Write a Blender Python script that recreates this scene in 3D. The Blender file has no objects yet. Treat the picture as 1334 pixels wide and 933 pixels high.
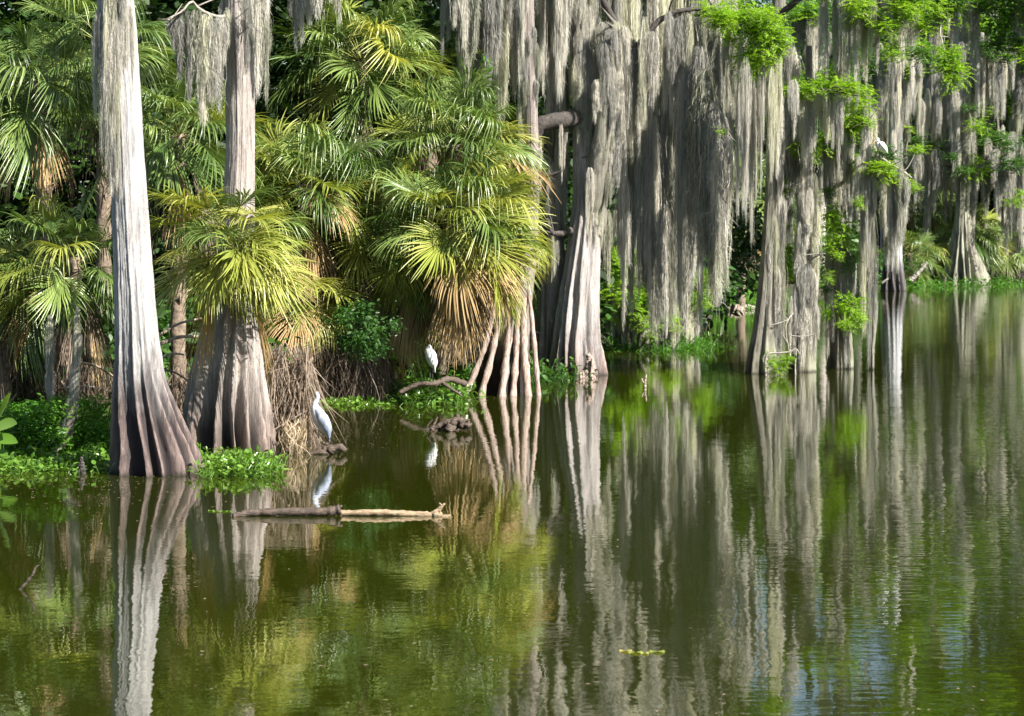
import bpy, math
import numpy as np
from math import sin, cos, pi, radians
from mathutils import Vector

# ------------------------------------------------------------------ camera, sky, sun, exposure
S = bpy.context.scene
C = S.collection
FPX, HY, CH = 3200.0, 290.0, 5.0           # focal length and horizon row of the photograph (1334 px wide), eye height
cam_d = bpy.data.cameras.new("camera"); cam = bpy.data.objects.new("camera", cam_d); C.objects.link(cam)
cam.location = (0, 0, CH); cam.rotation_euler = (radians(90), 0, 0)
cam_d.sensor_width = 36.0; cam_d.lens = FPX / 1334 * 36.0
cam_d.shift_y = -(466.5 - HY) / 1334.0
cam_d.clip_end = 3000; cam_d.clip_start = 0.5
cam_d.dof.use_dof = True; cam_d.dof.focus_distance = 60.0; cam_d.dof.aperture_fstop = 3.5
S.camera = cam
SUN_EL, SUN_AZ = radians(40), radians(36)   # AZ: degrees from +X towards the camera side (-Y)
sv = Vector((cos(SUN_EL) * cos(SUN_AZ), -cos(SUN_EL) * sin(SUN_AZ), sin(SUN_EL)))
w = bpy.data.worlds.new("World"); S.world = w; w.use_nodes = True
nt = w.node_tree; bg = nt.nodes["Background"]
sky = nt.nodes.new("ShaderNodeTexSky"); sky.sky_type = 'NISHITA'; sky.sun_disc = False
sky.sun_elevation = SUN_EL; sky.sun_rotation = math.atan2(sv.x, sv.y)
nt.links.new(sky.outputs[0], bg.inputs[0]); bg.inputs[1].default_value = 0.058
sun_d = bpy.data.lights.new("sun", 'SUN'); sun_d.energy = 5.0; sun_d.angle = radians(0.5); sun_d.color = (1.0, 0.95, 0.86)
sun = bpy.data.objects.new("sun", sun_d); C.objects.link(sun); sun.location = (40, -20, 50)
sun.rotation_euler = sv.to_track_quat('Z', 'Y').to_euler()
S.view_settings.view_transform = 'Standard'; S.view_settings.look = 'None'
S.view_settings.exposure = 1.35; S.view_settings.gamma = 1.0
S.cycles.max_bounces = 5; S.cycles.diffuse_bounces = 2; S.cycles.glossy_bounces = 2
S.cycles.transmission_bounces = 3; S.cycles.transparent_max_bounces = 4
S.cycles.caustics_reflective = False; S.cycles.caustics_refractive = False
try: S.cycles.use_denoising = True
except Exception: pass

# ------------------------------------------------------------------ helpers
R = np.random.default_rng(7)
def wd(y): return CH * FPX / (y - HY)                    # distance at which the water shows at row y
def P(x, y, d): return np.array(((x - 667) / FPX * d, d, CH - (y - HY) * d / FPX))

class Buf:
    """collects vertices, quads / triangles and a per-vertex tone, then links them as ONE mesh"""
    def __init__(s): s.v = []; s.f = []; s.t = []; s.m = []; s.n = 0
    def add(s, v, f, tone=0.5, mat=0):
        v = np.asarray(v, float).reshape(-1, 3)
        s.v.append(v); f = [tuple(int(i) + s.n for i in q) for q in f] if not isinstance(f, np.ndarray) else (f + s.n).tolist()
        s.f += f; s.m += [mat] * len(f)
        s.t.append(np.broadcast_to(np.asarray(tone, float), (len(v),)).copy()); s.n += len(v)
    def mesh(s, name, mats, smooth=True):
        me = bpy.data.meshes.new(name)
        me.from_pydata(np.concatenate(s.v).tolist(), [], s.f)
        for m in (mats if isinstance(mats, (list, tuple)) else [mats]): me.materials.append(m)
        me.polygons.foreach_set("material_index", s.m)
        if smooth: me.polygons.foreach_set("use_smooth", [True] * len(s.f))
        a = me.attributes.new("tone", 'FLOAT', 'POINT'); a.data.foreach_set("value", np.concatenate(s.t))
        me.update(); return me
def put(name, me, parent=None, loc=(0, 0, 0), rotz=0.0, scale=None):
    o = bpy.data.objects.new(name, me); C.objects.link(o)
    o.parent = parent; o.location = loc; o.rotation_euler = (0, 0, rotz)
    if scale is not None: o.scale = scale
    return o
def tag(o, label, cat, group=None):
    o['label'] = label; o['category'] = cat
    if group: o['group'] = group
    return o
def thing(name, label, cat, loc=(0, 0, 0), group=None):
    o = bpy.data.objects.new(name, None); C.objects.link(o); o.location = loc; o.empty_display_size = 0.3
    return tag(o, label, cat, group)

def grid_faces(nu, nv, wrap_v=False):
    f = []
    a = np.arange(nu - 1)[:, None]; b = np.arange(nv if wrap_v else nv - 1)[None, :]
    b2 = (b + 1) % nv
    return np.stack(np.broadcast_arrays(a * nv + b, a * nv + b2, (a + 1) * nv + b2, (a + 1) * nv + b), -1).reshape(-1, 4)
def ribbons(buf, path, width, side, tone, mat=0, fold=0.0):
    """path N,K,3 ; width N,K ; side N,K,3 unit"""
    N, K = path.shape[:2]
    wv = side * width[..., None] * 0.5
    if fold:
        nrm = np.cross(np.gradient(path, axis=1), side); nrm /= np.linalg.norm(nrm, axis=-1, keepdims=True) + 1e-9
        vs = np.stack([path - wv, path + nrm * width[..., None] * fold, path + wv], 2); M = 3
    else:
        vs = np.stack([path - wv, path + wv], 2); M = 2
    base = grid_faces(K, M)
    f = (base[None] + (np.arange(N) * K * M)[:, None, None]).reshape(-1, 4)
    buf.add(vs.reshape(-1, 3), f, np.repeat(np.broadcast_to(tone, (N, K)).reshape(-1), M), mat)
def tube(buf, pts, rad, n=8, tone=0.5, mat=0, rough=0.0, flat=None, cap=True):
    pts = np.asarray(pts, float); K = len(pts); rad = np.broadcast_to(np.asarray(rad, float), (K,))
    tg = np.gradient(pts, axis=0); tg /= np.linalg.norm(tg, axis=1, keepdims=True) + 1e-9
    up = np.array((0, 0, 1.0)) if abs(tg[:, 2]).mean() < 0.8 else np.array((0, 1.0, 0))
    a = np.cross(tg, up); a /= np.linalg.norm(a, axis=1, keepdims=True) + 1e-9; b = np.cross(tg, a)
    th = np.linspace(0, 2 * pi, n, endpoint=False)
    rr = rad[:, None] * np.ones((K, n))
    if rough: rr = rr * (1 + rough * R.normal(size=(K, n)))
    fx, fy = (1, 1) if flat is None else flat
    v = pts[:, None] + (a[:, None] * np.cos(th)[None, :, None] * fx + b[:, None] * np.sin(th)[None, :, None] * fy) * rr[..., None]
    f = grid_faces(K, n, True).tolist()
    if cap: f += [tuple(range(n))[::-1], tuple(range((K - 1) * n, K * n))]
    buf.add(v.reshape(-1, 3), f, tone, mat)
def smooth_path(pts, k=24):
    pts = np.asarray(pts, float); n = len(pts)
    if n < 3: return np.array([pts[0] + (pts[-1] - pts[0]) * t for t in np.linspace(0, 1, k)])
    out = []
    e = np.vstack([2 * pts[0] - pts[1], pts, 2 * pts[-1] - pts[-2]])
    for u in np.linspace(0, n - 1 - 1e-6, k):
        i = int(u); t = u - i; p0, p1, p2, p3 = e[i], e[i + 1], e[i + 2], e[i + 3]
        out.append(0.5 * ((2 * p1) + (-p0 + p2) * t + (2 * p0 - 5 * p1 + 4 * p2 - p3) * t * t + (-p0 + 3 * p1 - 3 * p2 + p3) * t ** 3))
    return np.array(out)
def unit(v): return v / (np.linalg.norm(v, axis=-1, keepdims=True) + 1e-9)

# ------------------------------------------------------------------ materials
def new_mat(name):
    m = bpy.data.materials.new(name); m.use_nodes = True
    return m, m.node_tree, m.node_tree.nodes["Principled BSDF"], m.node_tree.nodes["Material Output"]
def nd(t, kind, **kw):
    n = t.nodes.new(kind)
    for k, v in kw.items(): setattr(n, k, v)
    return n
def ramp(t, stops):
    n = t.nodes.new("ShaderNodeValToRGB"); e = n.color_ramp.elements
    while len(e) > 1: e.remove(e[-1])
    e[0].position = stops[0][0]; e[0].color = (*stops[0][1], 1)
    for p, c in stops[1:]:
        q = e.new(p); q.color = (*c, 1)
    return n
def noise(t, vec, scale, detail=4, rough=0.6):
    n = nd(t, "ShaderNodeTexNoise"); n.inputs["Scale"].default_value = scale; n.inputs["Detail"].default_value = detail
    n.inputs["Roughness"].default_value = rough
    if vec is not None: t.links.new(vec, n.inputs["Vector"])
    return n
def mapped(t, scale, world=False):
    if world:
        g = nd(t, "ShaderNodeNewGeometry"); src = g.outputs["Position"]
    else:
        g = nd(t, "ShaderNodeTexCoord"); src = g.outputs["Object"]
    m = nd(t, "ShaderNodeMapping"); m.inputs["Scale"].default_value = scale; t.links.new(src, m.inputs["Vector"])
    return m.outputs[0]
def mixc(t, fac, a, b, mode='MIX'):
    n = nd(t, "ShaderNodeMix", data_type='RGBA', blend_type=mode)
    for sock, val in ((0, fac), (6, a), (7, b)):
        if hasattr(val, "is_linked") or hasattr(val, "links"): t.links.new(val, n.inputs[sock])
        elif sock == 0: n.inputs[0].default_value = val
        else: n.inputs[sock].default_value = (*val, 1)
    return n.outputs[2]
def maths(t, op, a, b=None, c=None):
    n = nd(t, "ShaderNodeMath", operation=op)
    for i, val in enumerate((a, b, c)):
        if val is None: continue
        if isinstance(val, (int, float)): n.inputs[i].default_value = val
        else: t.links.new(val, n.inputs[i])
    return n.outputs[0]
def maprange(t, v, a, b, c=0.0, d=1.0):
    n = nd(t, "ShaderNodeMapRange"); t.links.new(v, n.inputs[0])
    for i, x in enumerate((a, b, c, d)): n.inputs[i + 1].default_value = x
    return n.outputs[0]
def attr(t, name="tone"):
    n = nd(t, "ShaderNodeAttribute"); n.attribute_name = name; return n.outputs["Fac"]

def bark(name, pale, mid, wet, ridge, wet_z, wet_w=0.8, moss=None):
    """pale above, water-stained dark below wet_z metres (on the stilt tree, painted shade of the root gaps), worn lighter ridges"""
    m, t, b, out = new_mat(name)
    v1 = mapped(t, (5, 5, 0.55)); v2 = mapped(t, (26, 26, 2.2)); v3 = mapped(t, (1.1, 1.1, 0.25))
    n1 = noise(t, v1, 1.6, 6, 0.65); n2 = noise(t, v2, 1.3, 5, 0.7); n3 = noise(t, v3, 1.0, 3)
    c = mixc(t, maprange(t, n1.outputs[0], 0.36, 0.62), mid, pale)
    c = mixc(t, maprange(t, n2.outputs[0], 0.35, 0.6, 0.55, 0.0), c, tuple(x * 0.4 for x in mid))
    n4 = noise(t, mapped(t, (60, 60, 9)), 1.4, 4, 0.75); c = mixc(t, maprange(t, n4.outputs[0], 0.52, 0.66, 0.0, 0.6), c, tuple(x * 0.28 for x in mid))
    n5 = noise(t, mapped(t, (7, 7, 4)), 1.2, 5, 0.7); c = mixc(t, maprange(t, n5.outputs[0], 0.60, 0.68, 0.0, 0.55), c, (0.50, 0.52, 0.46))
    tc = nd(t, "ShaderNodeTexCoord"); sp = nd(t, "ShaderNodeSeparateXYZ"); t.links.new(tc.outputs["Object"], sp.inputs[0])
    z = maths(t, 'ADD', sp.outputs[2], maths(t, 'MULTIPLY', maths(t, 'SUBTRACT', n3.outputs[0], 0.5), 2.2 * wet_w))
    z = maths(t, 'ADD', z, maths(t, 'MULTIPLY', maths(t, 'SUBTRACT', n1.outputs[0], 0.5), 1.5 * wet_w))
    wf = maprange(t, z, wet_z - wet_w, wet_z + wet_w, 1, 0)
    wr = mixc(t, maths(t, 'MULTIPLY', maprange(t, attr(t), 0.45, 1.0, 0.0, 0.85), maprange(t, n1.outputs[0], 0.35, 0.6, 0.15, 1.0)), wet, ridge)
    c = mixc(t, wf, c, wr)
    if moss:
        c = mixc(t, maprange(t, noise(t, mapped(t, (1.5, 1.5, 0.5)), 1.2, 4).outputs[0], 0.45, 0.6), c, moss)
    line = maprange(t, maths(t, 'ADD', sp.outputs[2], maths(t, 'MULTIPLY', n2.outputs[0], 0.08)), 0.05, 0.14, 0.75, 0)
    c = mixc(t, line, c, (0.025, 0.02, 0.015))
    t.links.new(c, b.inputs["Base Color"]); b.inputs["Roughness"].default_value = 0.8
    bp = nd(t, "ShaderNodeBump"); bp.inputs["Strength"].default_value = 0.75; bp.inputs["Distance"].default_value = 0.05
    t.links.new(maths(t, 'ADD', n1.outputs[0], maths(t, 'MULTIPLY', maths(t, 'ADD', n2.outputs[0], n4.outputs[0]), 0.7)), bp.inputs["Height"])
    t.links.new(bp.outputs[0], b.inputs["Normal"])
    return m
def leafy(name, stops, rough=0.4, trans=0.35, tip=None, vary=0.35, spec=0.4, tint=(1.3, 1.25, 0.5)):
    m, t, b, out = new_mat(name)
    oi = nd(t, "ShaderNodeObjectInfo"); n = noise(t, mapped(t, (1, 1, 1), True), 1.3, 3)
    f = maths(t, 'ADD', maths(t, 'MULTIPLY', attr(t), 0.55), maths(t, 'ADD', maths(t, 'MULTIPLY', oi.outputs["Random"], vary), maths(t, 'MULTIPLY', n.outputs[0], 0.25)))
    r = ramp(t, stops); t.links.new(f, r.inputs[0]); c = r.outputs[0]
    if tip:
        c = mixc(t, maprange(t, attr(t, "tone"), 0.9, 1.0), c, tip)
    t.links.new(c, b.inputs["Base Color"]); b.inputs["Roughness"].default_value = rough
    b.inputs["Specular IOR Level"].default_value = spec
    tr = nd(t, "ShaderNodeBsdfTranslucent"); t.links.new(mixc(t, 1.0, c, tint, 'MULTIPLY'), tr.inputs[0])
    mx = nd(t, "ShaderNodeMixShader"); mx.inputs[0].default_value = trans
    t.links.new(b.outputs[0], mx.inputs[1]); t.links.new(tr.outputs[0], mx.inputs[2]); t.links.new(mx.outputs[0], out.inputs[0])
    return m
def plain(name, col, col2=None, rough=0.6, scale=6.0, bump=0.3, stretch=(1, 1, 1)):
    m, t, b, out = new_mat(name)
    n = noise(t, mapped(t, stretch), scale, 5, 0.65)
    t.links.new(mixc(t, maprange(t, n.outputs[0], 0.35, 0.65), col, col2 or col), b.inputs["Base Color"])
    b.inputs["Roughness"].default_value = rough
    bp = nd(t, "ShaderNodeBump"); bp.inputs["Strength"].default_value = bump; bp.inputs["Distance"].default_value = 0.03
    t.links.new(n.outputs[0], bp.inputs["Height"]); t.links.new(bp.outputs[0], b.inputs["Normal"])
    return m

M = {}
M['bark_pale'] = bark("pale cypress bark", (0.68, 0.665, 0.655), (0.38, 0.365, 0.365), (0.04, 0.03, 0.031), (0.36, 0.265, 0.235), 2.0, 0.75)
M['bark_warm'] = bark("warm cypress bark", (0.60, 0.54, 0.50), (0.33, 0.28, 0.26), (0.05, 0.04, 0.038), (0.50, 0.38, 0.32), 1.2, 0.7)
M['bark_big'] = bark("big cypress bark", (0.62, 0.58, 0.56), (0.36, 0.32, 0.31), (0.06, 0.045, 0.045), (0.42, 0.31, 0.27), 1.0, 0.8)
M['bark_moss'] = bark("moss-grown bark", (0.32, 0.30, 0.25), (0.16, 0.145, 0.12), (0.05, 0.04, 0.03), (0.20, 0.16, 0.12), 0.6, 0.5, moss=(0.30, 0.30, 0.22))
M['bark_dark'] = bark("dark bark", (0.16, 0.14, 0.12), (0.085, 0.072, 0.062), (0.03, 0.025, 0.02), (0.10, 0.08, 0.06), 0.8, 0.6)
M['bark_mid'] = bark("shaded cypress bark", (0.36, 0.33, 0.31), (0.20, 0.18, 0.17), (0.05, 0.04, 0.038), (0.24, 0.18, 0.15), 1.0, 0.8)  # big cypress bark darkened, the twin's shade put into the colour
M['bark_root'] = bark("stilt tree bark", (0.42, 0.36, 0.33), (0.24, 0.20, 0.185), (0.025, 0.02, 0.018), (0.10, 0.075, 0.065), 1.35, 0.45)  # near-black foot paints the shadowed voids between the stilt roots
M['bark_far'] = bark("far pale cypress bark", (0.66, 0.66, 0.68), (0.44, 0.44, 0.46), (0.03, 0.026, 0.026), (0.20, 0.18, 0.18), 2.1, 0.6)
M['root'] = plain("pinkish root bark", (0.22, 0.155, 0.13), (0.50, 0.40, 0.35), 0.8, 7, 0.9, (3, 3, 0.6))
M['limb'] = plain("limb bark", (0.025, 0.022, 0.02), (0.10, 0.085, 0.075), 0.85, 12, 0.9)
M['twig'] = plain("bleached twig", (0.40, 0.37, 0.33), (0.22, 0.19, 0.16), 0.8, 9, 0.4)
MOSS = [(0.08, (0.11, 0.11, 0.105)), (0.42, (0.35, 0.347, 0.33)), (0.74, (0.66, 0.65, 0.61)), (1.0, (0.82, 0.79, 0.73))]
M['moss'] = leafy("spanish moss", MOSS, 0.9, 0.42, vary=0.5, spec=0.1, tint=(1.1, 1.05, 0.9))
M['moss_green'] = leafy("greenish spanish moss", [(p, (c[0] * 0.96, c[1] * 0.97, c[2] * 0.88)) for p, c in MOSS], 0.9, 0.42, vary=0.5, spec=0.1, tint=(1.1, 1.1, 0.85))
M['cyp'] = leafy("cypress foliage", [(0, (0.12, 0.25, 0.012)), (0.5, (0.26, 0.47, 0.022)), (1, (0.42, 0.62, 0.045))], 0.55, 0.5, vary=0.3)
M['cyp_dark'] = leafy("shaded cypress foliage", [(0, (0.025, 0.075, 0.012)), (0.5, (0.06, 0.17, 0.018)), (1, (0.13, 0.29, 0.025))], 0.55, 0.4, vary=0.3)  # darker copy of the cypress foliage with shade in its colour
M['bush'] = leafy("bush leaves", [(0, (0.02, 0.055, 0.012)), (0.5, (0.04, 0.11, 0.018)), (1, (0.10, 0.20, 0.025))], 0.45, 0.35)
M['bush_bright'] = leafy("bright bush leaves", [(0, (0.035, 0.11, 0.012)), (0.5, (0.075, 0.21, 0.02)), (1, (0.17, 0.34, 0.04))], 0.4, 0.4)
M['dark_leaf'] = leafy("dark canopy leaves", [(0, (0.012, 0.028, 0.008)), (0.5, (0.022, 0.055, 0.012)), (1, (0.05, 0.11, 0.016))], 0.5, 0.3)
M['frond'] = leafy("palm frond green", [(0, (0.025, 0.062, 0.02)), (0.5, (0.11, 0.185, 0.046)), (1, (0.30, 0.38, 0.11))], 0.30, 0.25, tip=(0.34, 0.30, 0.12), vary=0.45, spec=0.6)
M['frond_y'] = leafy("palm frond yellow green", [(0, (0.11, 0.17, 0.025)), (0.5, (0.29, 0.34, 0.06)), (1, (0.52, 0.50, 0.16))], 0.32, 0.3, tip=(0.50, 0.34, 0.12), vary=0.4, spec=0.55)
M['frond_t'] = leafy("palm frond tan", [(0, (0.20, 0.13, 0.06)), (0.5, (0.42, 0.29, 0.14)), (1, (0.60, 0.46, 0.26))], 0.6, 0.2, vary=0.4, spec=0.2)
M['frond_d'] = leafy("palm frond dead", [(0, (0.05, 0.036, 0.028)), (0.5, (0.12, 0.092, 0.072)), (1, (0.34, 0.27, 0.215))], 0.8, 0.15, vary=0.5, spec=0.1)
M['frond_dt'] = leafy('dry straw', [(0, (0.10, 0.075, 0.05)), (0.5, (0.30, 0.23, 0.15)), (1, (0.52, 0.42, 0.30))], 0.8, 0.15)
M['petiole'] = plain("palm petiole", (0.13, 0.17, 0.03), (0.24, 0.24, 0.07), 0.4, 8, 0.1)
M['boots'] = plain("palm trunk boots", (0.10, 0.075, 0.055), (0.30, 0.23, 0.17), 0.9, 9, 0.9)
M['thatch'] = plain("thatch", (0.20, 0.15, 0.11), (0.46, 0.37, 0.29), 0.85, 9, 0.3)
M['mat_leaf'] = leafy("floating plant leaves", [(0, (0.05, 0.12, 0.015)), (0.5, (0.11, 0.23, 0.03)), (1, (0.22, 0.36, 0.06))], 0.28, 0.25, spec=0.6)
M['log_dark'] = plain("wet log", (0.03, 0.022, 0.018), (0.16, 0.115, 0.085), 0.6, 16, 1.0, (0.35, 2.6, 2.6))
M['log_pale'] = plain("pale log", (0.20, 0.135, 0.08), (0.48, 0.36, 0.23), 0.75, 15, 1.0, (0.3, 3, 3))
M['white'] = plain("white feathers", (0.80, 0.80, 0.78), (0.70, 0.71, 0.72), 0.7, 20, 0.2)
M['grey_feather'] = plain("grey feathers", (0.17, 0.21, 0.30), (0.42, 0.47, 0.58), 0.7, 14, 0.4, (1, 1, 0.3))
M['dark_feather'] = plain("dark feathers", (0.06, 0.07, 0.12), (0.16, 0.18, 0.26), 0.7, 14, 0.3)
M['beak'] = plain("beak", (0.45, 0.32, 0.12), (0.25, 0.2, 0.14), 0.4)
M['leg'] = plain("bird leg", (0.32, 0.25, 0.20), (0.5, 0.38, 0.32), 0.5)
M['heron'] = plain('pale blue-grey feathers', (0.62, 0.64, 0.68), (0.38, 0.42, 0.50), 0.7, 9, 0.4, (1, 1, 0.5))
M['leg_dark'] = plain("dark bird leg", (0.03, 0.03, 0.03), (0.05, 0.05, 0.05), 0.5)

# ground
m, t, b, out = new_mat("bank soil"); M['ground'] = m
n = noise(t, mapped(t, (1, 1, 1), True), 0.9, 7, 0.7)
r = ramp(t, [(0.3, (0.02, 0.016, 0.01)), (0.5, (0.035, 0.035, 0.015)), (0.7, (0.03, 0.06, 0.015))]); t.links.new(n.outputs[0], r.inputs[0])
t.links.new(r.outputs[0], b.inputs["Base Color"]); b.inputs["Roughness"].default_value = 0.95
# water
m, t, b, out = new_mat("swamp water"); M['water'] = m
pos = nd(t, "ShaderNodeNewGeometry").outputs["Position"]
n0 = noise(t, mapped(t, (0.05, 0.05, 1), True), 1.0, 3)
t.links.new(mixc(t, n0.outputs[0], (0.014, 0.018, 0.001), (0.023, 0.029, 0.002)), b.inputs["Base Color"])
b.inputs["Roughness"].default_value = 0.004; b.inputs["IOR"].default_value = 2.0
n1 = noise(t, mapped(t, (1.0, 0.55, 1), True), 1.1, 2, 0.45)
n2 = noise(t, mapped(t, (1.0, 1.1, 1), True), 4.5, 2, 0.5)
n3 = noise(t, mapped(t, (0.35, 1.6, 1), True), 3.2, 2, 0.5)
sp = nd(t, "ShaderNodeSeparateXYZ"); t.links.new(pos, sp.inputs[0])
gust = noise(t, mapped(t, (0.05, 0.08, 1), True), 1.0, 2)
ang = maths(t, 'DIVIDE', sp.outputs[0], maths(t, 'MAXIMUM', sp.outputs[1], 5.0))
right = maths(t, 'MULTIPLY', maprange(t, ang, 0.04, 0.17), maprange(t, gust.outputs[0], 0.38, 0.62, 0.35, 1.0))
h = maths(t, 'ADD', maths(t, 'MULTIPLY', n1.outputs[0], 0.005), maths(t, 'MULTIPLY', n2.outputs[0], 0.0012))
h = maths(t, 'ADD', h, maths(t, 'MULTIPLY', maths(t, 'MULTIPLY', n3.outputs[0], right), 0.0045))
bp = nd(t, "ShaderNodeBump"); bp.inputs["Strength"].default_value = 1.0; bp.inputs["Distance"].default_value = 1.0
t.links.new(h, bp.inputs["Height"]); t.links.new(bp.outputs[0], b.inputs["Normal"])

# ------------------------------------------------------------------ setting: ground sheet and water
SH = [(-4000, 560), (-900, 600), (-200, 606), (0, 606), (140, 602), (175, 585), (300, 560), (345, 552), (365, 530), (400, 524), (470, 520), (500, 508), (600, 505),
      (640, 496), (700, 478), (760, 462), (800, 452), (860, 449), (905, 446), (922, 420), (930, 403), (990, 399), (1030, 392), (1080, 384), (1150, 374), (1334, 366), (2200, 355), (5000, 350)]
SX = np.array([a for a, _ in SH], float); SD = np.array([wd(bb) for _, bb in SH])
def bank(px): return np.interp(px, SX, SD)
gx = np.concatenate([np.linspace(-1500, -70, 24), np.linspace(-60, 70, 261), np.linspace(80, 1500, 24)])
gy = np.concatenate([np.linspace(-1500, 5, 16), np.linspace(20, 270, 401), np.linspace(285, 2400, 30)])
X, Y = np.meshgrid(gx, gy, indexing='ij')
px = np.where(Y > 6, 667 + FPX * X / np.maximum(Y, 6), 667)
d = np.where(Y > 6, Y - bank(px), -50)
rg = R.normal(size=X.shape) * 0.05
Z = np.where(d < 0, -1.0 + np.clip(1 + d / 3, 0, 1) * 0.95, -0.05 + 0.5 * np.clip(d / 4, 0, 1) + 0.9 * np.clip((d - 4) / 40, 0, 1)) + rg * (d > -2)
bf = Buf(); bf.add(np.stack([X, Y, Z], -1), grid_faces(len(gx), len(gy)), 0.5)
g = put("ground", bf.mesh("ground", M['ground'])); g['kind'] = 'structure'
def gz(X_, Y_):
    dd = Y_ - float(bank(667 + FPX * X_ / Y_))
    return -0.05 + 0.5 * min(max(dd / 4, 0), 1) + 0.9 * min(max((dd - 4) / 40, 0), 1) if dd > 0 else -0.1
bf = Buf(); bf.add([(-1500, -1500, 0), (1500, -1500, 0), (1500, 2400, 0), (-1500, 2400, 0)], [(0, 1, 2, 3)])
o = put("water", bf.mesh("water", M['water'], False)); o['kind'] = 'structure'

# ------------------------------------------------------------------ shared meshes: moss, foliage, fronds
def moss_mesh(seed, n=520, K=13, ragged=0.7, blunt=False):
    """a drape hanging from z=0 to z=-1, unit wide; scale to size. Lobes start as a tuft, swell and run out to a point"""
    r = np.random.default_rng(seed); nt_ = (4 + seed % 3) if not blunt else 9
    tx = np.linspace(-0.36, 0.36, nt_) + r.normal(0, 0.07, nt_); ty = r.uniform(-0.3, 0.3, nt_); tl = r.uniform(0.35, 0.9, nt_); tl[int(r.integers(0, nt_))] = 1.0
    lw = r.uniform(0.6, 1.25, nt_) * (0.15 if not blunt else 0.10)
    k = r.integers(0, nt_, n); off = r.normal(size=(n, 2)) * r.uniform(0.35, 1.35, (n, 1))
    top = r.uniform(0, 1, n) ** 1.3 * 0.75 * tl[k]
    ln = (tl[k] - top) * (1 - ragged * r.uniform(0, 1, n) ** 1.5) * np.where(r.random(n) < 0.1, 1.12, 1.0)
    s = np.linspace(0, 1, K)[None]
    z = top[:, None] + ln[:, None] * s; zr = z / tl[k][:, None]
    env = np.clip(0.10 + zr * 3.4, 0, 1) * np.clip((1.16 - zr) / 0.85, 0.02, 1) ** 0.75
    lobe = 1 - 0.45 * np.exp(-zr * 9)
    wob = np.cumsum(r.normal(size=(n, K, 2)) * 0.024, 1); ph = r.uniform(0, 6.28, (n, 1)); sway = 0.03 * np.sin(zr * 5 + seed + k[:, None])
    x = tx[k][:, None] * lobe + off[:, :1] * lw[k][:, None] * env + wob[..., 0] + sway
    y = ty[k][:, None] * lobe + off[:, 1:] * lw[k][:, None] * env + wob[..., 1]
    th = np.arctan2(off[:, 1:], off[:, :1]) + pi / 2 + r.normal(0, 1.0, (n, 1)) + s * r.uniform(-3.5, 3.5, (n, 1))
    side = np.stack([np.cos(th), np.sin(th), np.zeros_like(th)], -1)
    wid = (0.023 * np.sin(np.clip(s * 0.9 + 0.08, 0, 1) * pi) ** 0.8 + 0.005) * r.uniform(0.4, 1.5, (n, 1)) * (1 + 0.4 * r.normal(size=(n, K)))
    bf = Buf(); tone = np.clip(r.uniform(0.1, 1, (n, 1)) * 0.7 + 0.22 * r.normal(size=(n, K)) + 0.12, 0, 1)
    ribbons(bf, np.stack([x, y, -z], -1), np.abs(wid), side, tone)
    q = n * 7; kk = r.integers(0, n, q); u = r.uniform(0.02, 0.98, q); j = np.minimum((u * (K - 1)).astype(int), K - 2)   # curls that fray the outline
    p0 = np.stack([x[kk, j], y[kk, j], -z[kk, j]], -1); dr = r.normal(size=(q, 3)) * (0.13, 0.13, 0.016); dr[:, 2] -= 0.02
    s2 = np.linspace(0, 1, 3)[None, :, None]; path = p0[:, None] + dr[:, None] * s2; path[..., 2] -= (s2[..., 0] ** 2) * 0.03
    ribbons(bf, path, np.full((q, 3), 0.012) * np.array([1, 0.9, 0.2]), np.broadcast_to(unit(np.cross(dr, (0.3, 0.2, 1)))[:, None], (q, 3, 3)), np.broadcast_to(r.uniform(0.2, 0.95, (q, 1)), (q, 3)))
    return bf.mesh("spanish_moss", M['moss_green'] if seed % 4 == 0 else M['moss'])
MOSSES = [moss_mesh(100 + i) for i in range(9)]
WIDE = [moss_mesh(201 + i, n=900, ragged=0.8, blunt=True) for i in range(4)]
def hang(parent, p, length, width, wide=False, yw=None):
    me = (WIDE if wide else MOSSES)[int(R.integers(0, 4 if wide else 9))]
    base = np.array(parent.location) if parent is not None else np.zeros(3)
    length = min(length, p[2] - 0.03 if p[2] > 0.4 else length); width *= 0.8
    return put("spanish_moss", me, parent, tuple(np.asarray(p) - base), float(R.uniform(-0.5, 0.5) + (pi if R.random() < 0.5 else 0)), (width, yw or width * 0.8, length))

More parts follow.
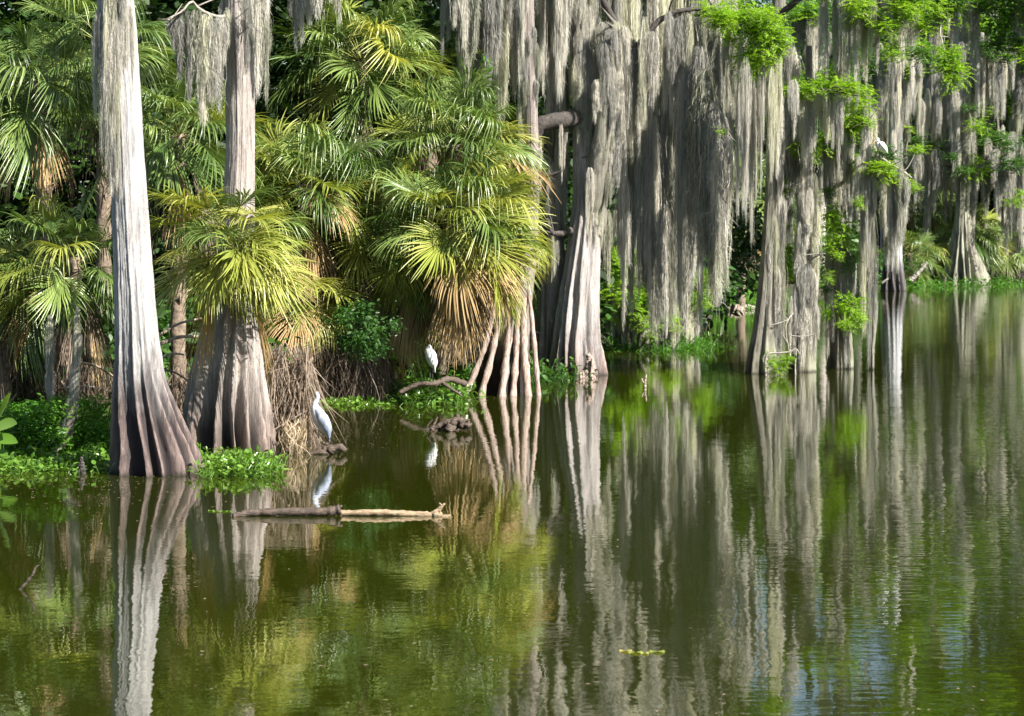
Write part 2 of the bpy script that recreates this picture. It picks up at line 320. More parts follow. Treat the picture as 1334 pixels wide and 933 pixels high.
def spray_mesh(seed, mat, n=64, m_=20, flat=0.5):
    """feathery bald-cypress spray about 1 m across"""
    r = np.random.default_rng(seed); bf = Buf()
    az = r.uniform(0, 2 * pi, n); ln = r.uniform(0.28, 0.62, n); el = r.normal(0.15, 0.5, n)
    c0 = r.normal(size=(n, 3)) * (0.17, 0.17, flat * 0.45)
    dr = np.stack([np.cos(az) * np.cos(el), np.sin(az) * np.cos(el), np.sin(el)], -1)
    s = np.linspace(0.05, 1, m_)
    p = c0[:, None] + dr[:, None] * (ln[:, None] * s)[..., None]; p[..., 2] -= (ln[:, None] * s) ** 2 * 0.5
    sd = unit(np.cross(dr, (0, 0, 1)))[:, None] * np.where(np.arange(m_) % 2 == 0, 1, -1)[None, :, None]
    ld = unit(sd + dr[:, None] * 0.6 + r.normal(size=p.shape) * 0.45 + np.array((0, 0, -0.15)))
    L = 0.085 * (1.15 - 0.6 * s)[None, :, None] * r.uniform(0.7, 1.3, (n, m_, 1))
    q0 = p.reshape(-1, 1, 3); q1 = (p + ld * L * 0.5).reshape(-1, 1, 3); q2 = (p + ld * L).reshape(-1, 1, 3)
    N = n * m_; path = np.concatenate([q0, q1, q2], 1)
    side = unit(np.cross(ld.reshape(-1, 3), r.normal(size=(N, 3))))[:, None] * np.ones((1, 3, 1))
    ribbons(bf, path, np.array([0.012, 0.036, 0.004]) * np.ones((N, 1)), side, np.repeat(np.clip(r.normal(0.5, 0.22, n), 0, 1), m_)[:, None] * np.ones((1, 3)))
    tw = c0[:, None] * 0.0 + c0[:, None] * s[None, :, None] ** 0.3 + dr[:, None] * (ln[:, None] * s)[..., None]; tw[..., 2] -= (ln[:, None] * s) ** 2 * 0.5
    ribbons(bf, tw, np.linspace(0.016, 0.004, m_) * np.ones((n, 1)), unit(np.cross(dr, (0.2, 0.1, 1)))[:, None] * np.ones((1, m_, 1)), 0.5 * np.ones((n, m_)), 1)
    return bf.mesh("foliage", [mat, M['twig']])
SPRAYS = [spray_mesh(300 + i, M['cyp']) for i in range(5)]
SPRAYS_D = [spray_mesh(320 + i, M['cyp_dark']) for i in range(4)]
def spray(parent, p, size, dark=False, flat=0.6):
    L = SPRAYS_D if dark else SPRAYS
    base = np.array(parent.location)
    return put("foliage", L[int(R.integers(0, len(L)))], parent, tuple(np.asarray(p) - base), float(R.uniform(0, 6.28)), (size, size, size * flat * float(R.uniform(0.8, 1.5))))

def leaf_cloud(buf, cen, rad, n, size, r, tone=(0.1, 0.9), clumps=14, droop=0.3, aspect=0.5):
    cc = unit(r.normal(size=(clumps, 3))) * r.uniform(0.1, 1.05, (clumps, 1)) ** 0.6
    k = r.integers(0, clumps, n)
    p = (cc[k] + r.normal(size=(n, 3)) * 0.19) * np.asarray(rad) + np.asarray(cen)
    dr = unit(r.normal(size=(n, 3)) + (0, 0, -droop)); L = size * r.uniform(0.6, 1.4, (n, 1))
    path = np.stack([p, p + dr * L * 0.5, p + dr * L], 1); path[:, 2, 2] -= L[:, 0] * 0.15
    side = unit(np.cross(dr, r.normal(size=(n, 3))))[:, None] * np.ones((1, 3, 1))
    ct = r.uniform(*tone, clumps)
    ribbons(buf, path, np.array([0.25, 1.0, 0.1]) * L * aspect, side, (np.clip(ct[k] + r.normal(0, 0.12, n), 0, 1))[:, None] * np.ones((1, 3)))
def crown_mesh(seed, mat, n=4200, size=0.3, rad=(1, 1, 1), clumps=26):
    r = np.random.default_rng(seed); bf = Buf()
    leaf_cloud(bf, (0, 0, 0), rad, n, size, r, clumps=clumps); return bf.mesh("crown", mat)
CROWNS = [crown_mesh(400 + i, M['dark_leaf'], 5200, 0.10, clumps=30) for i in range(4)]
CROWNS_G = [crown_mesh(410 + i, M['cyp_dark'], 5200, 0.085, clumps=34) for i in range(4)]
BUSH = [crown_mesh(420 + i, M['bush'], 1500, 0.15, clumps=11) for i in range(3)]
BUSH_B = [crown_mesh(430 + i, M['bush_bright'], 1700, 0.12, clumps=12) for i in range(3)]

def frond_mesh(seed, pitch, mat, spread=1.0, lp=1.0, blade=1.25, nl=60, droop=1.0, limp=0.0):
    """fan frond of a cabbage palm; the petiole leaves the origin towards +X"""
    r = np.random.default_rng(seed); bf = Buf(); K = 9
    s = np.linspace(0, 1, 7); a = pitch - s * 0.35 * droop
    seg = lp / 6; pp = np.zeros((7, 3))
    for i in range(1, 7): pp[i] = pp[i - 1] + seg * np.array((cos(a[i]), 0, sin(a[i])))
    tube(bf, pp, np.linspace(0.022, 0.011, 7), 5, 0.5, 1)
    ax = unit(pp[-1] - pp[-2]); sd = np.array((0, 1.0, 0)); nr = np.cross(ax, sd)
    if nr[2] < 0: nr = -nr
    phi = np.linspace(-2.25, 2.25, nl) * spread + r.normal(0, 0.03, nl)
    L = blade * (0.62 + 0.38 * np.cos(phi / 1.5)) * r.uniform(0.88, 1.08, nl)
    ca = 0.42 * blade * np.maximum(np.cos(phi * 0.62), 0) ** 2 * 0.8                       # leaflets leave the costa further out near the axis
    org = pp[-1] + ax * ca[:, None]; org[:, 2] -= ca ** 2 * 0.8
    dr = unit(ax[None] * np.cos(phi)[:, None] + sd[None] * np.sin(phi)[:, None] + nr[None] * (0.30 * np.abs(np.sin(phi)) + 0.05)[:, None])
    u = np.linspace(0, 1, K)[None, :]
    path = pp[-1] + (org - pp[-1])[:, None] * np.clip(u * 3, 0, 1)[..., None] + dr[:, None] * (L[:, None] * u)[..., None]
    dp = droop * r.uniform(0.2, 0.75, (nl, 1)); brk = r.uniform(0.35, 0.7, (nl, 1))
    g_ = 0.05 * u ** 2 * L[:, None] * droop + np.maximum(u - brk * 0.6, 0) ** 1.6 * dp * L[:, None] * 1.5
    path[..., 2] -= g_ + limp * u ** 1.2 * L[:, None]
    path -= dr[:, None] * (g_ * 0.45)[..., None] * np.abs(dr[:, None, 2:3] * 0 + 1)
    path[..., :2] += (r.normal(size=(nl, 1, 2)) * 0.05) * (u ** 2)[..., None]
    dphi = 4.5 * spread / nl
    wid = np.minimum(u * L[:, None] * dphi * 0.85 + 0.006, 0.043) * np.clip((1.02 - u) / 0.5, 0, 1) ** 0.75
    side = unit(np.cross(dr, nr))[:, None] + r.normal(size=(nl, 1, 3)) * 0.35 * u[..., None]; side = unit(side * np.ones((1, K, 1)))
    lr = r.uniform(0, 0.75, (nl, 1)); tone = np.clip(lr + 0.12 * u, 0, 0.86) + np.where(u > 0.93, 0.14, 0)
    ribbons(bf, path, wid, side, tone, 0, fold=0.22)
    return bf.mesh("frond", [mat, M['petiole'] if mat in (M['frond'], M['frond_y']) else M['thatch']])
PITCH = [1.25, 0.9, 0.55, 0.2, -0.2, -0.6]
FR = {}
for key in ('frond', 'frond_y', 'frond_t'):
    for i, p_ in enumerate(PITCH):
        for v_ in range(3 if key == 'frond' else 2):
            FR[key, i, v_] = frond_mesh(500 + i * 7 + v_ * 51 + len(key), p_, M[key], droop=0.7 + 0.35 * v_, spread=(1.0, 0.72, 0.88)[v_])
for v_ in range(4):
    FR['dead', 0, v_] = frond_mesh(700 + v_, -0.9 - 0.1 * v_, M['frond_t' if v_ == 1 else 'frond_d'], spread=0.38, lp=0.7, blade=1.15, droop=0.6, limp=0.7, nl=44)

def palm(label, x, y, d, n=24, size=1.0, yellow=0.2, dead=5, lo=-0.6, hi=1.3, trunk=True, rt=0.17, lean=0.0, back=0.0, name='cabbage_palm', group=None, bias=None):
    """x, y: crown centre; the trunk stands on the ground below it"""
    c = P(x, y, d); bx_, by_ = c[0] + lean, c[1] + back
    z0 = gz(bx_, by_)
    t_ = thing(name, label, 'palm', (bx_, by_, z0), group)
    c = c - np.array(t_.location)
    if trunk and c[2] > 0.3:
        bf = Buf(); K = 14; pts = smooth_path([(0, 0, -0.2), (-lean * 0.2, -back * 0.2, c[2] * 0.5), (c[0], c[1], c[2])], K * 2)
        tube(bf, pts, rt * (1 + 0.12 * np.sin(np.arange(K * 2) * 2.1)) * size, 14, 0.5, 0, rough=0.06)
        put("trunk", bf.mesh("trunk", M['boots']), t_)
        bf = Buf(); r = np.random.default_rng(int(abs(x) + d))
        for i in range(int(min(c[2] / 0.09, 46))):                      # split leaf bases criss-crossing below the crown
            zz = c[2] - 0.05 - i * 0.085; q = np.interp(zz, pts[:, 2], pts[:, 0]); qy = np.interp(zz, pts[:, 2], pts[:, 1]); a = i * 2.4
            p0 = np.array((q + cos(a) * rt * 0.8, qy + sin(a) * rt * 0.8, zz - 0.16)); p1 = p0 + np.array((cos(a) * 0.16, sin(a) * 0.16, 0.26))
            tube(bf, [p0, (p0 + p1) / 2 + (0, 0, 0.02), p1], (0.045, 0.03, 0.012), 4, 0.5)
        o = put("leaf_base", bf.mesh("leaf_base", M['thatch']), t_); o['kind'] = 'stuff'
    ga = R.uniform(0, 6.28); n = int(n * 1.25); size *= 0.92
    for i in range(n):
        f = (i + 0.5) / n; pit = hi + (lo - hi) * f
        pi_ = int(np.argmin([abs(pit - q) for q in PITCH]))
        key = 'frond_y' if R.random() < yellow * (0.3 + 1.4 * f) else 'frond'
        if key == 'frond_y' and f > 0.8 and R.random() < 0.25: key = 'frond_t'
        a = ga + i * 2.39996 + R.normal() * 0.15
        if bias is not None and R.random() < 0.5: a = bias + R.normal() * 0.7
        s_ = size * R.uniform(0.85, 1.15)
        o = put("frond", FR[key, pi_, int(R.integers(0, 3 if key == 'frond' else 2))], t_, (c[0], c[1], c[2] - 0.1 + 0.1 * (1 - f)), a, (s_, s_, s_)); o.rotation_euler = (R.normal() * 0.3, R.normal() * 0.16, a)
    for i in range(dead):
        s_ = size * R.uniform(0.8, 1.1)
        put("dead_frond", FR['dead', 0, int(R.integers(0, 4))], t_, (c[0], c[1], c[2] - 0.25), R.uniform(0, 6.28), (s_, s_, s_))
    return t_

# ------------------------------------------------------------------ bald cypress builder
def trunk_mesh(d, prof, ridges, mat, amp=0.42, hfl=2.2, base=None, nth=96, K=60, seed=1, furrow=0.03, tall=True):
    """prof: rows (y, xl, xr) of the photograph at distance d, top row first; returns a mesh relative to base"""
    r = np.random.default_rng(seed)
    pr = sorted(prof, key=lambda q: -q[0]); ys = np.array([q[0] for q in pr], float)
    z = CH - (ys - HY) * d / FPX; cx = np.array([((q[1] + q[2]) / 2 - 667) / FPX * d for q in pr]); rr = np.array([(q[2] - q[1]) / 2 / FPX * d for q in pr])
    z[0] = -0.25
    u = np.linspace(0, 1, K) ** 1.4; zz = z[0] + (z[-1] - z[0]) * u
    cx_ = np.interp(zz, z, cx); r_ = np.interp(zz, z, rr)
    for _ in range(2):
        cx_[1:-1] = (cx_[:-2] + cx_[1:-1] * 2 + cx_[2:]) / 4; r_[1:-1] = (r_[:-2] + r_[1:-1] * 2 + r_[2:]) / 4
    th = np.linspace(-pi, pi, nth, endpoint=False)
    rd = np.zeros((K, nth)); hgt = np.maximum(zz, 0)
    for a_, w_ in ridges:
        a0 = radians(a_) + 0.05 * np.sin(zz * 1.3 + a_)
        dl = np.abs((th[None] - a0[:, None] + pi) % (2 * pi) - pi)
        wz = radians(w_) * (0.75 + 0.6 * np.exp(-hgt / 0.9) + 0.3 * np.sin(zz * 2.1 + a_ * 3))[:, None]; rd = np.maximum(rd, np.exp(-(dl / wz) ** 1.6))
    A = amp * np.exp(-(hgt / hfl) ** 1.3) + 0.05
    fur = sum(np.sin(th[None] * k_ + ph_ + 0.25 * np.sin(zz[:, None] * f_)) for k_, ph_, f_ in [(9, 1, .8), (17, 2, 1.1), (29, 4, .7), (41, 5, 1.7)]) * furrow / 2
    RR = r_[:, None] * (1 - A[:, None] * (1 - rd) + fur * (0.5 + 0.5 * np.exp(-hgt / 5))[:, None])
    wav = sum(np.sin(k_ * th[None] + ph_ + 1.6 * np.sin(zz[:, None] * f_ + ph_)) for k_, ph_, f_ in [(7, .3, 1.9), (13, 2.2, 1.3), (23, 1.1, 2.6), (37, 5, 3.1)])
    RR *= 1 + 0.016 * wav * np.exp(-hgt / 2.5)[:, None] + 0.014 * r.normal(size=RR.shape)
    b0 = base if base is not None else np.array((cx[0], d, 0))
    v = np.stack([cx_[:, None] + RR * np.sin(th) - b0[0], d - RR * np.cos(th) - b0[1] + 0 * zz[:, None], zz[:, None] + 0 * RR], -1)
    bf = Buf(); f = grid_faces(K, nth, True).tolist() + [tuple(range((K - 1) * nth, K * nth))]
    bf.add(v.reshape(-1, 3), f, rd.reshape(-1))
    return bf.mesh("trunk", mat)
def limb(parent, pts, r0, r1, mat='limb', name="branch", k=18, twigs=4, sides=9):
    """pts rows (x, y, distance) of the photograph"""
    w_ = smooth_path([P(*p) for p in pts], k) - np.array(parent.location)
    w_[1:-1] += R.normal(size=(k - 2, 3)) * min(r0 * 0.2, 0.02)
    bf = Buf(); tube(bf, w_, np.linspace(r0, r1, k), sides, 0.5, 0, rough=0.035)
    for i in range(twigs):
        j = int(R.integers(k // 3, k)); dr = unit(R.normal(size=3) * (1, 1, 0.5)) ; L = R.uniform(0.4, 1.3)
        tube(bf, smooth_path([w_[j], w_[j] + dr * L * 0.5 + R.normal(size=3) * 0.08, w_[j] + dr * L], 6), np.linspace(r1 * 0.7 + 0.01, 0.006, 6), 5, 0.5)
    o = put(name, bf.mesh(name, M[mat]), parent)
    return w_ + np.array(parent.location)
def moss_on(parent, path, n, l=(1, 3), wd_=(0.25, 0.5), sp=0.25, a=0.0, b=1.0, wide=0.2):
    for i in range(n):
        u = a + (b - a) * (i + R.uniform(0.1, 0.9)) / n; q = u * (len(path) - 1); j = int(min(q, len(path) - 2)); p = path[j] + (path[j + 1] - path[j]) * (q - j)
        hang(parent, p + R.normal(size=3) * (sp, sp, 0.06), R.uniform(*l), R.uniform(*wd_), R.random() < wide)
def foliage_on(parent, path, n, size=(0.8, 1.3), sp=0.4, a=0.0, b=1.0, dark=False, up=0.1, spz=None):
    for i in range(n):
        u = a + (b - a) * (i + R.uniform(0.1, 0.9)) / n; q = u * (len(path) - 1); j = int(min(q, len(path) - 2)); p = path[j] + (path[j + 1] - path[j]) * (q - j)
        spray(parent, p + R.normal(size=3) * (sp, sp, spz or sp * 0.4) + (0, 0, up), R.uniform(*size), dark)
def coat(parent, d, rows, n, l=(0.8, 2.2), wd_=(0.2, 0.4), ylo=None, yhi=None):
    """moss hanging down a trunk; rows (y, xl, xr)"""
    rows = sorted(rows); ys = [q[0] for q in rows]
    for i in range(n):
        y = R.uniform(ylo if ylo is not None else ys[0], yhi if yhi is not None else ys[-1])
        xl = np.interp(y, ys, [q[1] for q in rows]); xr = np.interp(y, ys, [q[2] for q in rows]); c = (xl + xr) / 2; rr = (xr - xl) / 2 / FPX * d
        a = R.uniform(-1.7, 1.7); p = P(c, y, d) + np.array((sin(a) * rr, -cos(a) * rr, 0))
        hang(parent, p, R.uniform(*l), R.uniform(*wd_))
def cloud_on(parent, p, rad, dark=True, name="crown"):
    L = CROWNS if dark else CROWNS_G
    return put(name, L[int(R.integers(0, 4))], parent, tuple(np.asarray(p) - np.array(parent.location)), float(R.uniform(0, 6.28)), rad)
def cypress(label, d, prof, ridges, mat, group='bald cypresses', **kw):
    b_ = max(prof); base = P((b_[1] + b_[2]) / 2, b_[0], d); base[2] = 0
    t_ = thing('bald_cypress', label, 'tree', tuple(base), group)
    put("trunk", trunk_mesh(d, prof, ridges, M[mat], base=base, **kw), t_)
    return t_
BACK = [(115, 16), (140, 12), (165, 14), (-165, 12), (-140, 14), (-115, 12)]

# 1: pale cypress, left
D1 = wd(615)
pf1 = [(-330, 118, 150), (-150, 118, 158), (0, 126, 175), (100, 137, 182), (200, 143, 188), (300, 147, 195), (400, 149, 203), (450, 150, 208), (500, 147, 218), (540, 146, 236), (580, 144, 256), (600, 143, 266), (617, 142, 271)]
T1 = cypress("tall pale cypress leftmost in front of the palms with dark water-stained flared base", D1, pf1,
             [(-88, 16), (-42, 8), (-3, 6), (17, 4), (38, 9), (66, 10), (91, 8)] + BACK, 'bark_pale', amp=0.36, hfl=1.7, seed=11, furrow=0.012, K=80, nth=160)
coat(T1, D1, pf1, 14, (0.8, 2.4), (0.14, 0.3), -20, 60)
for x_, y_, l_ in ((140, -20, 2.6), (150, 10, 2.4), (136, 40, 2.8), (150, 70, 2.6), (144, 110, 2.2), (148, 140, 1.8), (152, 175, 1.3)):
    hang(T1, P(x_, y_, D1 - 0.36), l_, 0.22)
l1 = limb(T1, [(140, -190, D1), (90, -230, D1 + 1), (20, -240, D1 + 2)], 0.14, 0.04); l2 = limb(T1, [(140, -260, D1), (200, -330, D1 + 1), (280, -350, D1 + 1)], 0.12, 0.03)
for l_ in (l1, l2): foliage_on(T1, l_, 9, (1.0, 1.5), 0.6); moss_on(T1, l_, 5, (1, 2.5))

# 2: cypress behind the yellow palm
D2 = wd(592)
pf2 = [(-260, 300, 326), (0, 292, 332), (100, 293, 332), (190, 295, 332), (300, 288, 332), (400, 268, 335), (430, 262, 338), (470, 251, 344), (520, 241, 351), (560, 236, 358), (592, 234, 364)]
T2 = cypress("broad fluted cypress base standing under the yellow-green palm fronds", D2, pf2,
             [(-88, 18), (-55, 16), (-8, 6), (16, 5), (36, 6), (58, 7), (88, 9)] + BACK, 'bark_warm', amp=0.52, hfl=2.3, seed=12, furrow=0.014, K=70, nth=160)
coat(T2, D2, pf2, 8, (0.7, 1.8), (0.15, 0.3), -20, 40)
bl = limb(T2, [(308, 20, D2), (285, 22, D2 - 0.4), (262, 14, D2 - 0.8), (250, 2, D2 - 1), (238, 14, D2 - 1.2), (215, 26, D2 - 1.4)], 0.045, 0.015, 'twig', twigs=5)
for x_, y_, l_, w_ in ((240, 12, 2.0, 0.4), (256, 12, 2.0, 0.5), (270, 18, 2.4, 0.5), (282, 20, 2.1, 0.4), (290, 22, 1.2, 0.3), (228, 22, 1.0, 0.35), (268, 60, 1.6, 0.35), (338, -30, 2.6, 0.4), (344, 10, 2.0, 0.3), (338, 30, 1.4, 0.25), (386, -40, 1.7, 0.3), (398, -40, 1.6, 0.3), (440, -40, 1.2, 0.22)):
    hang(T2, P(x_, y_, D2 - 0.9), l_, w_)
l_ = limb(T2, [(315, -40, D2), (380, -60, D2 - 0.5), (450, -60, D2 - 1)], 0.09, 0.03); moss_on(T2, l_, 5, (0.8, 1.6)); 
l_ = limb(T2, [(313, -200, D2), (360, -260, D2 + 1), (430, -280, D2 + 2)], 0.09, 0.03); foliage_on(T2, l_, 8, (1, 1.5), 0.6, dark=True)

# 3: stilt-rooted tree right of the palm skirt
D3 = wd(513)
t_ = thing('stilt_rooted_cypress', "cypress on a cone of pinkish stilt-like buttress roots beside the hanging dead palm fronds", 'tree', tuple(P(655, 513, D3) * (1, 1, 0)), None)
T3 = t_
pf3 = [(-60, 676, 694), (60, 680, 697), (160, 684, 701), (250, 682, 702), (330, 668, 700), (370, 659, 696), (405, 648, 692), (430, 641, 690), (460, 632, 690), (490, 622, 690), (513, 614, 694)]
put("trunk", trunk_mesh(D3, pf3, [(-90, 14), (0, 6), (90, 12)] + BACK, M['bark_root'], amp=0.45, base=np.array(t_.location), seed=13), t_)
for xb, yb, xt, yt, rr in ((604, 512, 642, 425, .075), (606 + 19, 513, 652, 415, .07), (653, 514, 664, 405, .085), (668, 514, 668, 410, .07), (688, 515, 674, 405, .075), (702, 508, 680, 430, .05)):
    c_ = 652; ds = -1.15 + abs(xb - c_) / 52 * 0.5
    xt = 650 + (xb - 604) / 98 * 38; yt = 378 + 20 * R.random(); p0 = P(xt, yt - 12, D3 - 0.18); p1 = P(xt * 0.66 + xb * 0.34 + R.normal() * 1.5, 445, D3 - 0.5); p2 = P(xb, yb, D3 + ds); p2[2] = -0.15
    bf = Buf(); pt = smooth_path([p0, p1, p2], 22) - np.array(t_.location); tube(bf, pt, rr * np.linspace(0.9, 1.2, 22) * R.uniform(0.9, 1.35) * (1 + 0.12 * np.sin(np.arange(22) * 1.3)), 10, 0.5, rough=0.09)
    put("root", bf.mesh("root", M['root']), t_)
coat(T3, D3, pf3, 16, (0.7, 2.2), (0.2, 0.35), -60, 250)

# 4, 5: the big twin cypresses in mid picture
D4 = wd(488)
pf4 = [(-240, 752, 772), (-60, 746, 772), (80, 745, 773), (160, 746, 775), (230, 746, 786), (265, 746, 788), (300, 741, 785), (340, 736, 782), (380, 729, 781), (440, 719, 784), (470, 715, 789), (489, 712, 795)]
T4 = cypress("massive sunlit cypress with long pale flutes and flared base in the middle of the picture", D4, pf4,
             [(-82, 10), (-50, 6), (-30, 8), (-2, 14), (36, 14), (78, 12)] + BACK, 'bark_big', amp=0.42, hfl=3.0, seed=14, furrow=0.018, K=80, nth=160)
D5 = D4 + 0.7
pf5 = [(-260, 700, 722), (-60, 706, 732), (60, 712, 736), (160, 716, 736), (260, 704, 734), (320, 702, 735), (400, 700, 739), (450, 696, 742), (488, 692, 745)]
T5 = cypress("dark shaded cypress pressed against the left side of the massive sunlit one", D5, pf5,
             [(-85, 18), (-50, 14), (-20, 12), (30, 14), (85, 14)] + BACK, 'bark_mid', amp=0.3, hfl=3.0, seed=15)
D6 = D4 - 0.8
l_ = limb(T4, [(776, 300, D4 + 0.1), (775, 250, D6 + 0.3), (786, 170, D6), (795, 100, D6), (800, 40, D6), (797, 28, D6)], 0.42, 0.07, 'bark_moss', name="dead_stem", k=24, twigs=3, sides=14)
moss_on(T4, l_, 30, (1.0, 2.6), (0.25, 0.5), 0.28, 0.1, 1.0)
l_ = limb(T4, [(760, 150, D4 - 0.2), (735, 157, D4 - 0.6), (712, 160, D4 - 0.8), (698, 170, D4 - 0.8), (690, 205, D4 - 0.9), (688, 240, D4 - 1)], 0.30, 0.2, 'limb', name="limb", twigs=2, sides=14)
moss_on(T4, l_, 8, (0.6, 2.4), (0.15, 0.3), 0.15)
l_ = limb(T4, [(745, 300, D4 - 0.3), (722, 305, D4 - 0.6), (712, 285, D4 - 0.7)], 0.12, 0.05, 'limb', twigs=4); moss_on(T4, l_, 3, (0.8, 2), (0.15, 0.25))
coat(T4, D4 - 0.2, pf4, 22, (1.2, 3.0), (0.25, 0.45), -60, 110)
coat(T4, D4 - 0.2, [(100, 780, 800), (330, 778, 790)], 12, (1.2, 2.4), (0.2, 0.32), 130, 225)
coat(T5, D5 - 0.2, pf5, 26, (1.2, 3.6), (0.25, 0.45), -80, 280)
# limbs across the top that carry the curtains (kept just above the frame)
l_ = limb(T4, [(760, -50, D4), (700, -75, D4 - 2), (630, -60, D4 - 3), (590, -30, D4 - 3.5)], 0.22, 0.07); LA = l_
moss_on(T4, l_, 26, (1.8, 5.0), (0.35, 0.7), 0.4, 0.05, 1.0, 0.35)
l_ = limb(T4, [(765, -40, D4), (820, 60, D4 + 1), (850, 35, D4 + 1), (880, 15, D4 + 1), (925, 12, D4 + 1), (975, 25, D4)], 0.14, 0.05); LB = l_
moss_on(T4, l_, 20, (1.5, 4.2), (0.35, 0.6), 0.3, 0.15)
l_ = limb(T4, [(770, -60, D4 + 1), (850, -60, D4 + 3), (890, -50, D4 + 4), (925, -50, D4 + 4)], 0.2, 0.06); LC = l_
moss_on(T4, l_, 22, (3.0, 9.5), (0.4, 0.8), 0.8, 0.1, 0.95, 0.2)
foliage_on(T4, LC, 12, (1.0, 1.6), 0.8, 0.1, 1.0, up=0.6)
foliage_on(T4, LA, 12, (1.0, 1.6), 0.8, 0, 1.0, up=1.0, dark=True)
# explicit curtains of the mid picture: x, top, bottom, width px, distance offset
for x_, a_, b_, w_, dd in ((812, 60, 330, 20, 1), (822, 120, 420, 22, 2), (838, 90, 400, 24, 1.5), (852, 150, 440, 20, 2), (866, 100, 430, 26, 2.5), (880, 130, 440, 22, 2), (893, 70, 420, 26, 1), (905, 150, 436, 24, 2.2),
                           (812, 230, 425, 16, 1), (846, 250, 445, 22, 2), (872, 260, 447, 24, 2), (893, 270, 440, 24, 2), (918, 90, 400, 44, 0), (930, 130, 330, 40, -0.3), (940, 180, 330, 30, -0.5), (924, 210, 400, 36, 0), (937, 220, 400, 22, -0.4), (912, 60, 300, 34, 0.5),
                           (640, -40, 100, 26, -2), (652, -40, 190, 20, -2.4), (668, -40, 120, 30, -2), (684, -30, 235, 18, -2.4), (676, 0, 110, 26, -2), (618, -40, 110, 18, -3), (632, 20, 130, 16, -2.5)):
    hang(T4, P(x_, a_, D4 + dd), (b_ - a_) / FPX * D4, w_ / FPX * D4 * 1.15, w_ > 30)
# bright cypress foliage in front of the curtains, top centre
l_ = limb(T4, [(905, 20, D4 - 1), (945, 22, D4 - 2), (985, 38, D4 - 2.5), (1005, 50, D4 - 2.6)], 0.05, 0.02, twigs=6)
for x_, y_, s_ in ((920, 12, 1.0), (945, 20, 1.1), (965, 28, 1.2), (985, 40, 1.4), (1003, 52, 1.3), (1012, 40, 1.1), (990, 66, 1.2), (1000, 80, 0.8), (975, 75, 0.8), (968, 95, 0.7), (940, 180 - 8, 0.4), (1015, 62, 0.8), (978, 22, 1.2), (1000, 28, 1.0), (955, 50, 0.8)):
    spray(T4, P(x_, y_, D4 - 2.4), s_ * 0.9, flat=0.8)
for i in range(16):
    x_ = R.uniform(955, 1035); hang(T4, P(x_, R.uniform(40, 110), D4 - 1.8 + R.normal() * 0.7), R.uniform(1.8, 4.6) * (0.7 + 0.5 * sin((x_ - 955) / 20)) + 0.8, R.uniform(0.2, 0.42))

# 6: mossy cypresses standing in the water, right of the middle
D7 = wd(486)
pf7 = [(-120, 1008, 1022), (0, 1006, 1024), (150, 1000, 1020), (270, 996, 1016), (350, 990, 1014), (430, 981, 1012), (470, 972, 1014), (487, 969, 1016)]
T7 = cypress("dark mossy cypress rising from open water just right of the gap to the far bank", D7, pf7, [(-85, 20), (-40, 16), (10, 12), (50, 14), (88, 16)] + BACK, 'bark_moss', amp=0.3, hfl=2.5, seed=17)
coat(T7, D7 - 0.1, [(60, 1008, 1030), (250, 1004, 1018), (480, 1002, 1014)], 14, (1.2, 3.2), (0.22, 0.36), 60, 400)
D8 = wd(484)
pf8 = [(60, 1050, 1058), (200, 1046, 1058), (340, 1038, 1060), (440, 1030, 1062), (484, 1026, 1064)]
T8 = cypress("leaning moss-smothered cypress stump between two drip columns of grey moss", D8, pf8, [(-85, 20), (-30, 16), (30, 14), (88, 16)] + BACK, 'bark_moss', amp=0.35, hfl=2, seed=18)
coat(T8, D8 - 0.1, [(150, 1044, 1062), (300, 1038, 1064), (470, 1026, 1064)], 16, (1.0, 2.4), (0.25, 0.4), 140, 400)
for x_, a_, l_, w_ in ((1046, 345, 2.2, .45), (1053, 340, 3.2, .4), (1058, 350, 2.8, .35), (1038, 370, 2.6, .4), (1032, 385, 2.2, .3), (1062, 395, 2.0, .3), (1048, 400, 2.0, .5)): hang(T8, P(x_, a_, D8 - 0.7), l_, w_)
limb(T8, [(1050, 345, D8 - 0.3), (1062, 335, D8 - 0.8), (1075, 330, D8 - 1)], 0.04, 0.015, 'twig', twigs=6); limb(T8, [(1040, 400, D8 - 0.6), (1024, 425, D8 - 1), (1030, 470, D8 - 1)], 0.03, 0.015, 'twig', twigs=5)
D9 = wd(480)
pf9 = [(40, 1090, 1098), (200, 1088, 1100), (340, 1084, 1104), (440, 1079, 1110), (480, 1077, 1113)]
T9 = cypress("moss-draped cypress at the outer edge of the near group, under the perched white bird's branch", D9, pf9, [(-85, 20), (-20, 16), (40, 14), (88, 16)] + BACK, 'bark_moss', amp=0.35, hfl=2, seed=19)
coat(T9, D9 - 0.1, [(200, 1082, 1106), (480, 1078, 1110)], 18, (1.2, 3.2), (0.25, 0.45), 150, 410)
